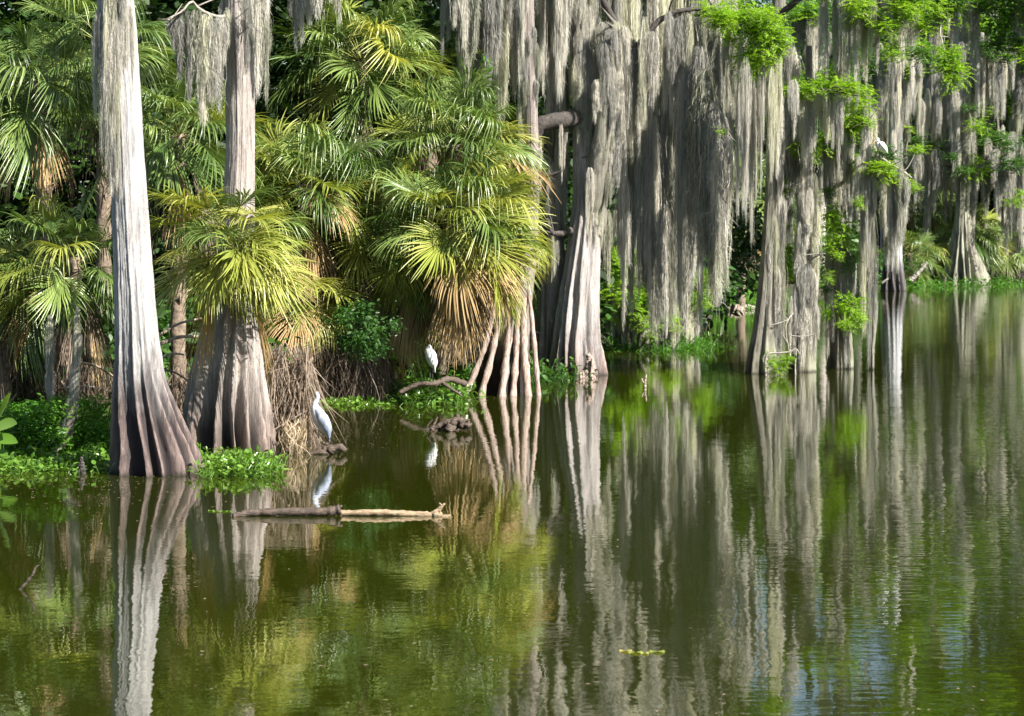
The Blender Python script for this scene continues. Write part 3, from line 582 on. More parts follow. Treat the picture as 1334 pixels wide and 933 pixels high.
# top limbs of 7 and 9
l_ = limb(T7, [(1014, 20, D7), (1060, -10, D7 - 1), (1130, -20, D7 - 1), (1200, -10, D7 - 1)], 0.12, 0.04)
moss_on(T7, l_, 14, (1.2, 3.4), (0.3, 0.5), 0.3, 0.42); foliage_on(T7, l_, 20, (0.8, 1.3), 0.4, 0.42, up=0.0)
l_ = limb(T7, [(1012, 120, D7), (1040, 120, D7 - 1), (1075, 118, D7 - 1.5), (1105, 122, D7 - 2)], 0.07, 0.02, twigs=6)
foliage_on(T7, l_, 9, (0.6, 1.0), 0.2, 0.2, 1.0); moss_on(T7, l_, 8, (1.2, 3.2), (0.3, 0.5), 0.2)
l_ = limb(T9, [(1092, 215, D9), (1085, 175, D9 - 1), (1108, 168, D9 - 1.5), (1130, 158, D9 - 2)], 0.06, 0.02, twigs=6)
foliage_on(T9, l_, 10, (0.7, 1.0), 0.22, 0.1, 1.0); moss_on(T9, l_, 8, (1.5, 3.2), (0.3, 0.5), 0.2)
LB_ = limb(T9, [(1094, 250, D9), (1108, 215, D9 - 1.2), (1128, 206, D9 - 1.7), (1146, 205, D9 - 2.2), (1166, 218, D9 - 2.2), (1188, 232, D9 - 2.1)], 0.07, 0.025, 'twig', twigs=6)
foliage_on(T9, LB_, 12, (0.6, 0.95), 0.18, 0.35, 1.0, up=-0.3); moss_on(T9, LB_, 13, (1.8, 4.0), (0.3, 0.5), 0.2, 0.35, 1.0)
for x_, a_, b_, w_ in ((1128, 250, 440, 16), (1134, 260, 492, 13), (1138, 380, 492, 8), (1124, 290, 430, 12), (1170, 250, 330, 22), (1158, 250, 345, 22), (1098, 60, 200, 18), (1020, 100, 300, 24), (1030, 60, 250, 30), (1036, 170, 320, 26), (1012, 180, 380, 18)):
    hang(T9 if x_ > 1080 else T7, P(x_, a_, D9 - 0.8), (b_ - a_) / FPX * D9, w_ / FPX * D9 * 1.15)
for x_, y_, s_ in ((1040, 195, .6), (1060, 200, .5), (1022, 245, .6), (1028, 325, .5), (1024, 340, .5), (1085, 285, .9), (1090, 300, .9), (1100, 310, .7), (1082, 320, .6), (1112, 400, .9), (1118, 415, .7), (1108, 425, .6), (1075, 190, .8), (1060, 250, .5), (1095, 180, .8), (1118, 495 - 4, .25)):
    spray(T9 if x_ > 1070 else T7, P(x_, y_, D9 - 1.4), s_, flat=0.9)

for i in range(34):
    c_ = (1030, 1050, 1070, 1090, 1105, 1118)[i % 6]; x_ = c_ + R.normal() * 9; y_ = R.uniform(90, 430)
    spray(T9 if x_ > 1070 else T7, P(x_, y_, D9 - 1.2 + R.normal() * 0.5), R.uniform(0.35, 0.75), dark=i % 4 == 0, flat=0.9)
for i in range(26):
    spray(T7, P(R.uniform(1085, 1225), R.normal() * 22 + 10, D7 - 1.4 + R.normal() * 0.6), R.uniform(0.7, 1.2), dark=i % 3 == 0, flat=0.7)
for i in range(12):
    spray(T4, P(R.uniform(925, 1022), R.uniform(5, 80), D4 - 2.6 + R.normal() * 0.3), R.uniform(0.6, 1.0), flat=0.8)
# 7: low mossy thicket in the water between the big cypress and the gap
for i, (x_, yb, lab) in enumerate(((808, 454, "thin leaning mossy cypress sapling nearest the massive sunlit trunk"), (838, 456, "mossy cypress sapling in the low thicket with green sprouts at its foot"), (866, 456, "moss-hung sapling in the middle of the low thicket by the water"), (892, 452, "pale mossy sapling at the gap side of the low thicket"))):
    d_ = wd(yb); pf = [(180, x_ + 2, x_ + 7), (300, x_ - 1, x_ + 8), (400, x_ - 5, x_ + 9), (yb, x_ - 10, x_ + 11)]
    t_ = cypress(lab, d_, pf, [(-85, 20), (0, 16), (88, 16)] + BACK, 'bark_moss', amp=0.3, hfl=1.2, seed=30 + i, group='mossy cypress saplings', nth=48, K=30)
    coat(t_, d_ - 0.2, [(240, x_ - 8, x_ + 12), (450, x_ - 16, x_ + 16)], 20, (1.0, 2.6), (0.25, 0.5), 260, 415)
    for j in range(8):
        spray(t_, P(x_ + R.normal() * 14, R.uniform(330, 440), d_ - 1.2 + R.normal() * 0.4), R.uniform(0.5, 1.0), flat=0.8)
    if i < 1:
        for q in ((800, 380), (812, 368), (820, 385), (835, 380), (806, 350), (826, 395), (845, 385)): spray(t_, P(q[0], q[1], d_ - 2), R.uniform(0.8, 1.2), flat=0.5)

# 8: far cypresses on the far bank
def far_moss(t_, d_, x0, x1, ytop, n, l=(2.5, 6), w_=(0.5, 1.0)):
    for i in range(n): hang(t_, P(R.uniform(x0, x1), ytop + R.normal() * 12, d_ + R.normal() * 1.0), R.uniform(*l), R.uniform(*w_), R.random() < 0.4)
DF = wd(379)
pf = [(-40, 1160, 1170), (150, 1158, 1171), (250, 1156, 1173), (300, 1154, 1174), (330, 1152, 1175), (355, 1149, 1178), (379, 1146, 1182)]
TF = cypress("small pale-trunked far cypress with dark flared foot on the far bank", DF, pf, [(-85, 18), (-45, 10), (-10, 10), (20, 8), (50, 12), (88, 16)] + BACK, 'bark_far', amp=0.4, hfl=3, seed=41)
coat(TF, DF - 0.3, pf, 20, (2, 5), (0.35, 0.6), -20, 170)
DH = wd(371)
pf = [(-60, 1250, 1260), (100, 1248, 1261), (220, 1247, 1262), (280, 1244, 1264), (320, 1238, 1270), (350, 1230, 1282), (371, 1216, 1294)]
TH = cypress("far moss-hung cypress with splayed root buttresses behind the orange-brown palm", DH, pf, [(-88, 9), (-60, 8), (-35, 7), (-12, 7), (10, 6), (32, 7), (55, 8), (85, 8)] + BACK, 'bark_moss', amp=0.6, hfl=4, seed=42)
coat(TH, DH - 0.3, pf, 24, (2, 6), (0.4, 0.8), -60, 240)
pf = [(-60, 1318, 1332), (200, 1318, 1332), (330, 1316, 1334), (368, 1310, 1340)]
TI = cypress("far pale cypress at the edge of the picture with moss hanging nearly to the water", wd(368), pf, [(-85, 18), (0, 10), (88, 16)] + BACK, 'bark_pale', amp=0.4, hfl=3, seed=43)
coat(TI, wd(368) - 0.3, pf, 22, (2, 6), (0.4, 0.8), -60, 290)
k = 0
FAR_LAB = ["dim mossy cypress far behind the gap in the trees", "far cypress behind the mossy stump group", "far cypress above the perched white bird", "moss-curtained cypress behind the small pale far trunk", "far cypress between pale trunk and splayed roots",
           "tall grey-curtained cypress over the splayed roots", "far cypress with bright green top branches", "far cypress beside the edge of the picture", "deep shaded cypress behind the palms of the far bank", "slim far cypress over the green shoreline plants",
           "hazy far cypress reaching out of the frame", "outermost dim cypress of the far bank"]
for x_, dd, hh in ((1010, 165, 19), (1065, 178, 20), (1120, 200, 22), (1150, 215, 27), (1205, 200, 20), (1222, 208, 25), (1285, 206, 21), (1300, 222, 27), (1190, 225, 26), (1350, 205, 22), (1100, 225, 25), (1380, 225, 26)):
    b_ = P(x_, HY, dd); b_[2] = gz(b_[0], dd) - 0.1
    t_ = thing('bald_cypress', FAR_LAB[k], 'tree', tuple(b_), 'cypresses of the far bank'); k += 1
    bf = Buf(); ln = R.normal() * 0.6
    pts = smooth_path([(0, 0, -0.3), (ln * 0.2, 0, 2), (ln * 0.6, 0, hh * 0.5), (ln, 0, hh)], 24); tube(bf, pts, 0.16 + 0.34 * np.linspace(1, 0, 24) + 0.5 * np.exp(-np.arange(24) / 1.8), 12, 0.5, rough=0.06)
    put("trunk", bf.mesh("trunk", M['bark_moss' if k % 2 else 'bark_warm']), t_)
    b_ = np.array(t_.location)
    for j in range(9):
        zz = R.uniform(0.38, 1.0) * hh; a = R.uniform(0, 6.28); L = R.uniform(2.0, 4.5) * (1.2 - 0.5 * zz / hh)
        p0 = b_ + (ln * zz / hh, 0, zz); p1 = p0 + (cos(a) * L, sin(a) * L, R.uniform(-0.3, 0.8)); path = smooth_path([p0, (p0 + p1) / 2 + (0, 0, 0.5), p1], 8)
        bf = Buf(); tube(bf, path - b_, np.linspace(0.12, 0.03, 8), 6, 0.5); put("branch", bf.mesh("branch", M['limb']), t_)
        moss_on(t_, path, 4, (1.5, 5.5), (0.5, 1.0), 0.4, 0.2, 1.0, 0.3)
        for q in range(4):
            p = path[int(R.integers(3, 8))] + R.normal(size=3) * (0.9, 0.9, 0.35)
            spray(t_, p, R.uniform(1.8, 3.0), dark=R.random() < 0.75, flat=0.5)
for x0, x1, yt, n_ in ((1140, 1200, 60, 16), (1190, 1250, 110, 20), (1250, 1330, 60, 24), (1200, 1330, 180, 24), (1290, 1345, 210, 12), (1120, 1180, 120, 12)):
    far_moss(TH if x0 > 1180 else TF, 198 if x0 > 1180 else 188, x0, x1, yt, n_, (3, 7), (0.5, 1.0))
for x_, y_, dd, s_ in ((1150, 70, 190, 2.6), (1165, 90, 190, 2.6), (1185, 95, 190, 2.2), (1140, 90, 190, 2.4), (1175, 165, 192, 1.8), (1195, 195, 192, 1.8), (1275, 30, 198, 3.0), (1290, 60, 198, 2.8), (1310, 75, 198, 2.6), (1262, 140, 198, 1.8), (1275, 165, 198, 1.8), (1312, 190, 198, 2.6), (1318, 215, 198, 2.8), (1300, 180, 198, 2.2), (1325, 260, 198, 2.0), (1240, 205, 198, 1.4), (1328, 20, 198, 3), (1215, 30, 195, 2.6)):
    spray(TH if x_ > 1200 else TF, P(x_, y_, dd - 2.5), s_, dark=(x_ % 2 == 0), flat=0.5)
# overhanging boughs at the right, above the frame: the near right group's own tall tree
DR = 112.0
pfR = [(-420, 1432, 1446), (0, 1424, 1452), (330, 1412, 1460), (430, 1400, 1474)]
TR = cypress("cypress standing just outside the frame whose bright boughs hang in from the upper right corner", DR, pfR, [(-85, 20), (0, 16), (88, 16)] + BACK, 'bark_moss', amp=0.3, seed=44)
for pts, n_ in (([(1435, -60, DR), (1340, -30, DR - 3), (1240, 10, DR - 5), (1190, 18, DR - 6)], 26), ([(1435, -120, DR), (1330, -110, DR - 1), (1220, -70, DR - 2), (1100, -60, DR - 2)], 30), ([(1435, -180, DR), (1350, -200, DR - 4), (1250, -190, DR - 6), (1150, -160, DR - 8)], 26), ([(1437, 40, DR), (1390, 60, DR - 3), (1330, 75, DR - 5)], 10)):
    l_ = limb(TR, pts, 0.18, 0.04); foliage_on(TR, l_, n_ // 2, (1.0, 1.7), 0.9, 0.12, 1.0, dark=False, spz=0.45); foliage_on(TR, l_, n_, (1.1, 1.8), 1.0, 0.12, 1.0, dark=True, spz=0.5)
    moss_on(TR, l_, n_ // 2, (1.5, 4.0), (0.3, 0.6), 0.6, 0.1, 1.0)
for x_, y_ in ((1225, 75), (1232, 88), (1240, 100), (1248, 92), (1240, 70), (1170, 60), (1195, 62), (1182, 50)):
    spray(TR, P(x_, y_, DR - 8), 1.1, flat=0.9)
for x_, y_ in ((1400, -30), (1340, -60), (1290, -30), (1240, -60), (1190, -35), (1150, -70), (1330, 10), (1110, -90), (1390, 40)): cloud_on(TR, P(x_, y_, DR - 2 + R.normal() * 2), (2.6, 2.2, 1.2), False)
limb(TR, [(1240, 10, DR - 5), (1225, 40, DR - 7), (1240, 90, DR - 8)], 0.04, 0.02, 'twig', twigs=2)
limb(TR, [(1240, 10, DR - 5), (1200, 40, DR - 7), (1165, 55, DR - 8)], 0.04, 0.02, 'twig', twigs=2)

# ------------------------------------------------------------------ background broadleaf trees (dark wood behind the palms)
BT = ["dark evergreen filling the upper left corner behind the palms", "dark tree behind the pale cypress trunk", "dark tree between the two left cypresses", "dark tree behind the tall green palm crown", "shaded tree behind the stilt-rooted cypress", "shaded tree behind the massive sunlit trunk",
      "dark tree behind the long moss curtains", "dark tree behind the low mossy thicket", "dark tree at the back of the gap", "green tree behind the gap's far palm", "dim tree behind the mossy stump group", "dim far tree behind the perched bird", "dim tree over the far bank palms", "dim tree behind the splayed far roots", "dim tree behind the far edge trunk",
      "shadowy tree left of the picture's edge behind ferns", "tall dim tree rising behind the far bank", "second tall dim tree rising behind the far bank"]
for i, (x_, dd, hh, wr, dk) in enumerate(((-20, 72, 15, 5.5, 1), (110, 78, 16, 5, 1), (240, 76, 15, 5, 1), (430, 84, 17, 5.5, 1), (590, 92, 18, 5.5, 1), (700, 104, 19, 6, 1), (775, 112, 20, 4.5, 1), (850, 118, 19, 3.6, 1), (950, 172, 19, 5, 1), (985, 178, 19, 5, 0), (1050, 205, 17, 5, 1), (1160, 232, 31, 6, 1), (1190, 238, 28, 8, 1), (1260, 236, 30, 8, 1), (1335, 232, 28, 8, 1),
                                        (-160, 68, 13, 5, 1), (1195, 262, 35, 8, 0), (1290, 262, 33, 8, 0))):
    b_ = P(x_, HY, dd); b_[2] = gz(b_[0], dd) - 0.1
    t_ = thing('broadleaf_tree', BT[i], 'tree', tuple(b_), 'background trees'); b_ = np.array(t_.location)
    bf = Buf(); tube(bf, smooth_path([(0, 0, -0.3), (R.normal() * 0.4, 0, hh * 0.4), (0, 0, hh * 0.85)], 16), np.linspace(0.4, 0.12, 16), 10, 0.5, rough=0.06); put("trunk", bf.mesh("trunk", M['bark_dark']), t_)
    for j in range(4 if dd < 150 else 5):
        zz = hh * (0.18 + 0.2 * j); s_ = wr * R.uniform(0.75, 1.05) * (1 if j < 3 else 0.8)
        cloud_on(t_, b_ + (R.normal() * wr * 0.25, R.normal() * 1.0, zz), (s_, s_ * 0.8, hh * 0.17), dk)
    if dd < 110:                                              # roof of the wood, added above the frame to shade the background
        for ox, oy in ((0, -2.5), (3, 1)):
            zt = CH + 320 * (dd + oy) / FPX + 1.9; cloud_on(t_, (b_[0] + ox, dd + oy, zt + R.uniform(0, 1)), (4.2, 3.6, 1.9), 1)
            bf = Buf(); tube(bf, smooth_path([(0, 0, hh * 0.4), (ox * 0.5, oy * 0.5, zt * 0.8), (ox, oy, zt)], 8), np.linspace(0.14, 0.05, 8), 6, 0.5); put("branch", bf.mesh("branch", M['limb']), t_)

# dark understorey along the bank
UN = [(-40, 575, 1.6), (30, 560, 1.9), (110, 560, 1.6), (200, 555, 1.8), (270, 545, 1.6), (380, 512, 1.9), (450, 505, 2.0), (520, 492, 1.5), (570, 490, 1.6), (640, 478, 2.0), (700, 462, 2.0), (760, 450, 2.2), (820, 442, 2.2), (880, 440, 2.0), (930, 398, 2.4), (985, 394, 2.2), (1060, 384, 2.6), (1110, 377, 2.6), (1200, 369, 2.6), (1310, 362, 2.8)]
UNL = ["at the left edge of the bank", "behind the big floating-leaf plants", "under the left drooping palms", "between the two left cypresses", "behind the broad fluted cypress base", "behind the heron's thatch", "behind the low brown palm", "behind the white egret", "beside the dead palm skirt", "behind the stilt roots",
       "behind the dark twin trunk", "behind the massive trunk", "behind the first mossy sapling", "behind the last mossy sapling", "at the foot of the gap's palm", "on the green point of the far bank", "behind the stump group on the far bank", "left of the small pale far trunk", "between the far trunk and the splayed roots", "beyond the splayed far roots"]
for (x_, y_, s_), lb in zip(UN, UNL):
    d_ = wd(y_) + 2; p = P(x_, y_, d_); z0 = gz(p[0], d_)
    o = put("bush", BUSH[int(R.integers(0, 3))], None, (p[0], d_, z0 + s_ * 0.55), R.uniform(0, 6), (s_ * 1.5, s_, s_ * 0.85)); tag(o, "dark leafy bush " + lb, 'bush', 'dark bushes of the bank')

# ------------------------------------------------------------------ palms
PG = 'cabbage palms of the near bank'
palm("palm with upright dark green fans in the upper left corner", 45, 105, 58, 26, 1.05, 0.05, 3, lean=0.4, group=PG)
palm("palm just behind the pale trunk at upper left with long arching fans", 135, 60, 62, 20, 1.1, 0.03, 2, group=PG)
palm("palm low at the left with drooping fans ending in yellow and brown tips", 95, 335, 55, 20, 0.95, 0.3, 6, lo=-0.9, group=PG)
palm("palm at the left edge low over the bank", 5, 350, 56, 18, 1.0, 0.15, 4, lo=-0.9, group=PG)
palm("palm between the two left cypresses with glossy hanging fans", 232, 175, 57, 24, 1.05, 0.10, 4, group=PG)
palm("yellowest palm hanging its fans over the broad fluted base", 300, 300, 51.0, 26, 0.95, 0.85, 3, lo=-0.7, hi=0.7, trunk=False, bias=-pi / 2, group=PG)
palm("palm with stiff dark fans just right of the second trunk", 395, 240, 69, 28, 1.2, 0.5, 5, group=PG)
palm("tallest palm crown, upright fans reaching the top of the picture", 470, 80, 74, 32, 1.35, 0.08, 8, group=PG)
palm("palm crown high beside the moss curtains, its fans spread to the side", 560, 95, 79, 26, 1.2, 0.05, 5, group=PG)
palm("palm leaning out toward the moss curtains at mid height", 590, 185, 71, 30, 1.18, 0.3, 6, bias=-0.5, lean=-0.8, back=5, group=PG)
palm("palm whose wide glossy fans sweep out over the stilt roots", 594, 290, 68.3, 48, 1.2, 0.7, 14, lo=-0.95, bias=-0.5, lean=-0.6, back=6.5, group=PG)
palm("low palm with fans drooping straight down beside the egret's clearing", 535, 335, 69.5, 18, 0.9, 0.6, 6, lo=-0.95, hi=0.8, lean=-0.5, back=5.5, bias=-1.2, group=PG)
palm("palm with golden green fans in the middle of the palm clump", 475, 285, 70.5, 32, 1.3, 0.6, 6, group=PG)
palm("low palm with tan and orange dying fans behind the heron", 400, 365, 69, 18, 1.0, 1.0, 7, lo=-0.9, hi=0.6, group=PG)
palm("low palm with a brown skirt in front of the white egret", 495, 420, 71.5, 14, 0.85, 0.4, 8, lo=-0.9, hi=0.7, group=PG)
palm("small palm seen between the stilt roots and the dark twin trunk", 690, 420, 84, 14, 0.9, 0.5, 6, group=PG)
FG = 'palms seen through the trees'
palm("dark green palm hanging over the gap to the far bank", 965, 250, 140, 26, 1.5, 0.1, 14, lo=-0.9, group=FG)
palm("palm behind the gap's point with a grey dead skirt", 935, 300, 150, 18, 1.5, 0.1, 14, lo=-0.9, group=FG)
palm("blue-green palm at the far bank behind the perched bird's branch", 1205, 265, 205, 24, 1.9, 0.05, 6, group=FG)
palm("far palm with an orange-brown dying crown", 1212, 318, 200, 16, 1.3, 1.0, 12, lo=-0.9, hi=0.4, group=FG)
palm("far palm crown over the splayed roots", 1262, 300, 201, 24, 1.6, 0.15, 10, group=FG)
palm("far palm at the picture's edge low over the water", 1310, 318, 205, 20, 1.5, 0.2, 8, group=FG)
palm("far palm hidden behind the small pale trunk", 1185, 330, 195, 16, 1.4, 0.4, 8, lo=-0.9, group=FG)
palm("palm crown in shade above the green point of the bank", 1000, 300, 160, 18, 1.5, 0.1, 8, group=FG)

# fallen palm petioles and thatch under the crowns
def straw_heap(name, label, cat, x, y, d, w_, h_, n, mat, seed, hang_=True, group=None):
    n = int(n * 1.8); r = np.random.default_rng(seed); b_ = P(x, y, d); b_[2] = max(b_[2], -0.1); bf = Buf()
    p0 = np.stack([r.uniform(-w_, w_, n), r.normal(0, 0.35, n), r.uniform(0.25, 1, n) * h_], -1)
    dr = unit(np.stack([r.normal(0, 0.22, n), r.normal(0, 0.3, n), -np.abs(r.normal(1.0, 0.4, n))], -1)) if hang_ else unit(r.normal(size=(n, 3)) * (1, 0.7, 0.35))
    L = r.uniform(0.3, 1.0, n) * h_ * (0.9 if hang_ else 1.4); s = np.linspace(0, 1, 5)[None, :, None]
    path = p0[:, None] + dr[:, None] * L[:, None, None] * s; path[..., 0] += 0.08 * np.sin(s[..., 0] * 4 + p0[:, :1] * 9); path[..., 2] = np.maximum(path[..., 2], -0.08)
    side = unit(np.cross(dr, r.normal(size=(n, 3))))[:, None] * np.ones((1, 5, 1))
    ribbons(bf, path, np.array([0.018, 0.022, 0.018, 0.012, 0.004]) * np.ones((n, 1)), side, r.uniform(0, 1, (n, 1)) * np.ones((1, 5)))
    o = put(name, bf.mesh(name, mat), None, tuple(b_)); o['kind'] = 'stuff'; o['label'] = label; return o
straw_heap("thatch", "dead brown thatch hanging behind the heron", 'thatch', 345, 575, 55, 1.1, 2.2, 1500, M['frond_d'], 1)
straw_heap("thatch", "dead brown thatch under the low tan palm", 'thatch', 425, 528, 69, 1.6, 2.0, 1400, M['frond_d'], 2)
straw_heap("thatch", "straw-coloured tuft at the water beside the broad fluted base", 'thatch', 383, 590, 53.2, 0.22, 0.8, 110, M['frond_dt'], 3)
straw_heap("thatch", "brown litter under the left palms", 'thatch', 100, 560, 57, 3.0, 1.6, 1300, M['frond_d'], 4)
straw_heap("thatch", "grey dead skirt over the egret's bank", 'thatch', 615, 470, 75, 1.1, 2.3, 1200, M['frond_d'], 5)
PT = ["topmost bare palm stem crossing between the two left cypresses", "bare tan palm stem just under the topmost one", "bare palm stem slanting down behind the pale trunk", "thin bare stem low beside the pale trunk", "pale broken stem left of the pale trunk", "grey stem under the pale broken one"]
for i, (x0, y0, x1, y1, rr) in enumerate(((205, 438, 262, 415, .035), (200, 452, 258, 438, .045), (205, 470, 240, 462, .03), (205, 480, 250, 500, .025), (102, 472, 150, 492, .035), (84, 505, 150, 512, .018))):
    d_ = 53 if i < 4 else 52; a = P(x0, y0, d_); b_ = P(x1, y1, d_ + 1.6); bf = Buf(); q = smooth_path([a, (a + b_) / 2 + (0, 0, 0.08), b_], 12) - a
    tube(bf, q, np.linspace(rr, rr * 0.7, 12), 7, 0.5, rough=0.08); o = put("palm_stem", bf.mesh("palm_stem", M['thatch' if i < 2 or i == 4 else 'twig']), None, tuple(a)); tag(o, PT[i], 'palm stem', 'dead palm stems')
# hanging grey moss ropes at far left
o = thing('broken_sapling', "curved grey mossy sapling leaning over the leafy bank at far left", 'sapling', tuple(P(75, 590, 51.5)))
b_ = np.array(o.location); bf = Buf(); q = smooth_path([P(72, 592, 51.5), P(92, 550, 51.6), (P(96, 500, 51.8)), P(102, 400, 52)], 22) - b_; tube(bf, q, np.linspace(0.1, 0.05, 22), 9, 0.5, rough=0.1); put("stem", bf.mesh("stem", M['bark_moss']), o)
for x_, a_, l_ in ((101, 400, 1.6), (100, 430, 1.5), (97, 470, 1.2), (91, 515, 0.9), (86, 545, 0.5)): hang(o, P(x_, a_, 51.6), l_, 0.2)
o = thing('hanging_vine', "grey moss-furred vine hanging from the yellow-tipped palm at far left", 'vine', tuple(P(64, 410, 52.5)))
b_ = np.array(o.location); bf = Buf(); tube(bf, smooth_path([P(66, 410, 52.5), P(66, 480, 52.5), P(64, 556, 52.5)], 14) - b_, 0.03, 7, 0.5, rough=0.1); put("stem", bf.mesh("stem", M['bark_moss']), o)
for a_, l_ in ((410, 1.6), (440, 1.5), (480, 1.1)): hang(o, P(65, a_, 52.4), l_, 0.18)

# ------------------------------------------------------------------ leafy bank cover and floating plants
def leaf_mat(name, label, pts, n, size, mat, seed, h=(0.05, 0.3), spread=(0.5, 0.5), zb=None, aspect=0.75):
    """rosettes of rounded leaves on short stalks: pts rows of (x, y) at the water or on the ground"""
    r = np.random.default_rng(seed); bf = Buf(); pts = np.asarray(pts, float); k = r.integers(0, len(pts), n)
    w_ = np.array([P(x, y, wd(y)) for x, y in pts]); p = w_[k] + r.normal(size=(n, 3)) * (spread[0], spread[1], 0)
    p[:, 2] = [max(gz(a, b), -0.02) if zb is None else zb for a, b in p[:, :2]]
    hh = r.uniform(*h, n); az = r.uniform(0, 6.28, n); el = r.uniform(0.2, 1.2, n); dr = np.stack([np.cos(az) * np.cos(el), np.sin(az) * np.cos(el), np.sin(el)], -1)
    top = p + dr * hh[:, None]; ld = unit(dr * (1, 1, 0.3) + r.normal(size=(n, 3)) * 0.4); L = size * r.uniform(0.6, 1.3, n)
    u = np.array([0, 0.3, 0.65, 1.0]); path = top[:, None] + ld[:, None] * (L[:, None] * u)[..., None]; path[..., 2] -= 0.18 * L[:, None] * u ** 2
    side = unit(np.cross(ld, (0, 0, 1)) + r.normal(size=(n, 3)) * 0.3)[:, None] * np.ones((1, 4, 1)); tn = r.uniform(0, 1, (n, 1)) * np.ones((1, 4))
    ribbons(bf, path, L[:, None] * aspect * np.array([0.35, 1.0, 0.85, 0.12]), side, tn, fold=0.12)
    st = np.stack([p, top], 1); ribbons(bf, st, np.full((n, 2), 0.012), unit(np.cross(dr, (0, 1, 0.1)))[:, None] * np.ones((1, 2, 1)), 0.4 * np.ones((n, 2)))
    o = put(name, bf.mesh(name, mat), None); o['kind'] = 'stuff'; o['label'] = label; return o
def band(x0, x1, y0, y1, n, seed): r = np.random.default_rng(seed); return np.stack([r.uniform(x0, x1, n), r.uniform(y0, y1, n)], -1)
leaf_mat("floating_plants", "mat of round-leaved floating plants along the left bank", band(-40, 142, 592, 616, 60, 1), 2600, 0.13, M['mat_leaf'], 51, (0.05, 0.3), (0.3, 0.5))
leaf_mat("ground_cover", "low leafy cover on the left bank", band(-60, 150, 565, 600, 60, 2), 2800, 0.13, M['bush_bright'], 52, (0.1, 0.6), (0.5, 0.9))
leaf_mat("floating_plants", "clump of floating plants in front of the broad fluted base", band(272, 355, 602, 620, 40, 3), 1300, 0.115, M['mat_leaf'], 53, (0.06, 0.4), (0.12, 0.35), zb=0.0)
leaf_mat("floating_plants", "raft of floating plants below the white egret", band(500, 598, 504, 527, 60, 4), 2500, 0.15, M['mat_leaf'], 54, (0.08, 0.5), (0.2, 0.5), zb=0.0)
leaf_mat("ground_cover", "leafy cover on the bank behind the egret", band(480, 600, 490, 506, 50, 5), 2000, 0.15, M['bush_bright'], 55, (0.1, 0.9), (0.5, 0.9))
leaf_mat("floating_plants", "thin line of floating plants behind the heron", band(398, 500, 518, 528, 40, 6), 900, 0.12, M['mat_leaf'], 56, (0.04, 0.2), (0.3, 0.4))
leaf_mat("ground_cover", "bright green cover on the point of the far bank", band(925, 990, 389, 402, 50, 7), 3200, 0.32, M['bush_bright'], 57, (0.1, 1.2), (1.0, 3.0), aspect=0.4)
leaf_mat("ground_cover", "green shoreline plants along the far bank", band(1010, 1360, 361, 376, 90, 8), 4500, 0.36, M['bush_bright'], 58, (0.1, 0.9), (1.5, 3.0), aspect=0.5)
leaf_mat("ground_cover", "grassy tufts at the foot of the low thicket", band(795, 905, 446, 458, 40, 9), 1600, 0.2, M['bush_bright'], 59, (0.1, 0.6), (0.6, 0.8), aspect=0.3)
leaf_mat("ground_cover", "plants at the foot of the stilt roots", band(590, 720, 470, 500, 40, 10), 1800, 0.18, M['bush'], 60, (0.1, 0.7), (0.6, 1.0))
# bright herb bushes
for x_, y_, s_, lb in ((72, 556, 0.75, "bright herbaceous bush on the left bank beside the grey mossy sapling"), (28, 560, 0.65, "bright bush behind the big paddle leaves"), (118, 566, 0.55, "small bright bush against the pale trunk's left side"), (538, 488, 0.75, "pale green bush just left of the white egret"), (585, 485, 0.6, "small bush right of the white egret below the dead skirt"),
                       (455, 432, 0.65, "dark maple-leaved bush hanging above the thatch behind the heron"), (483, 440, 0.5, "maple-leaved bush beside the low brown-skirted palm"), (697, 440, 0.9, "sunlit bush between the stilt roots and the dark twin trunk"), (690, 395, 0.9, "higher sunlit shrub between the stilt roots and the dark twin trunk"), (948, 385, 1.2, "bright green shrub on the point in the gap"), (1108, 366, 1.4, "bright shrub on the far bank behind the mossy stumps")):
    d_ = {72: 51.8, 28: 52, 118: 52, 538: 76, 585: 76, 455: 60, 483: 61, 697: 92, 690: 95, 948: 160, 1108: 182}[x_]
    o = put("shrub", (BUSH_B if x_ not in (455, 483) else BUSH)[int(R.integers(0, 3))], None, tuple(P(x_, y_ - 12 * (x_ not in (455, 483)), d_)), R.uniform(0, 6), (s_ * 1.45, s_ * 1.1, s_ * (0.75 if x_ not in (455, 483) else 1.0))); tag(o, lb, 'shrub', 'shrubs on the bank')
# vine on the moss trunk near the top
vn = thing('climbing_vine', "small green vine climbing the mossy trunk right of the high palm crown", 'vine', tuple(P(636, 150, D3 - 0.4)))
bf = Buf(); tube(bf, smooth_path([P(638, 160, D3), P(634, 110, D3), P(632, 80, D3)], 10) - np.array(vn.location), 0.015, 5); put("stem", bf.mesh("stem", M['petiole']), vn)
bf = Buf(); rr_ = np.random.default_rng(5)
for y_ in range(78, 165, 8): leaf_cloud(bf, P(634 + (y_ > 130) * 6, y_, D3) - np.array(vn.location), (0.2, 0.15, 0.15), 14, 0.12, rr_, clumps=4)
put("leaves", bf.mesh("leaves", M['bush_bright']), vn)['kind'] = 'stuff'

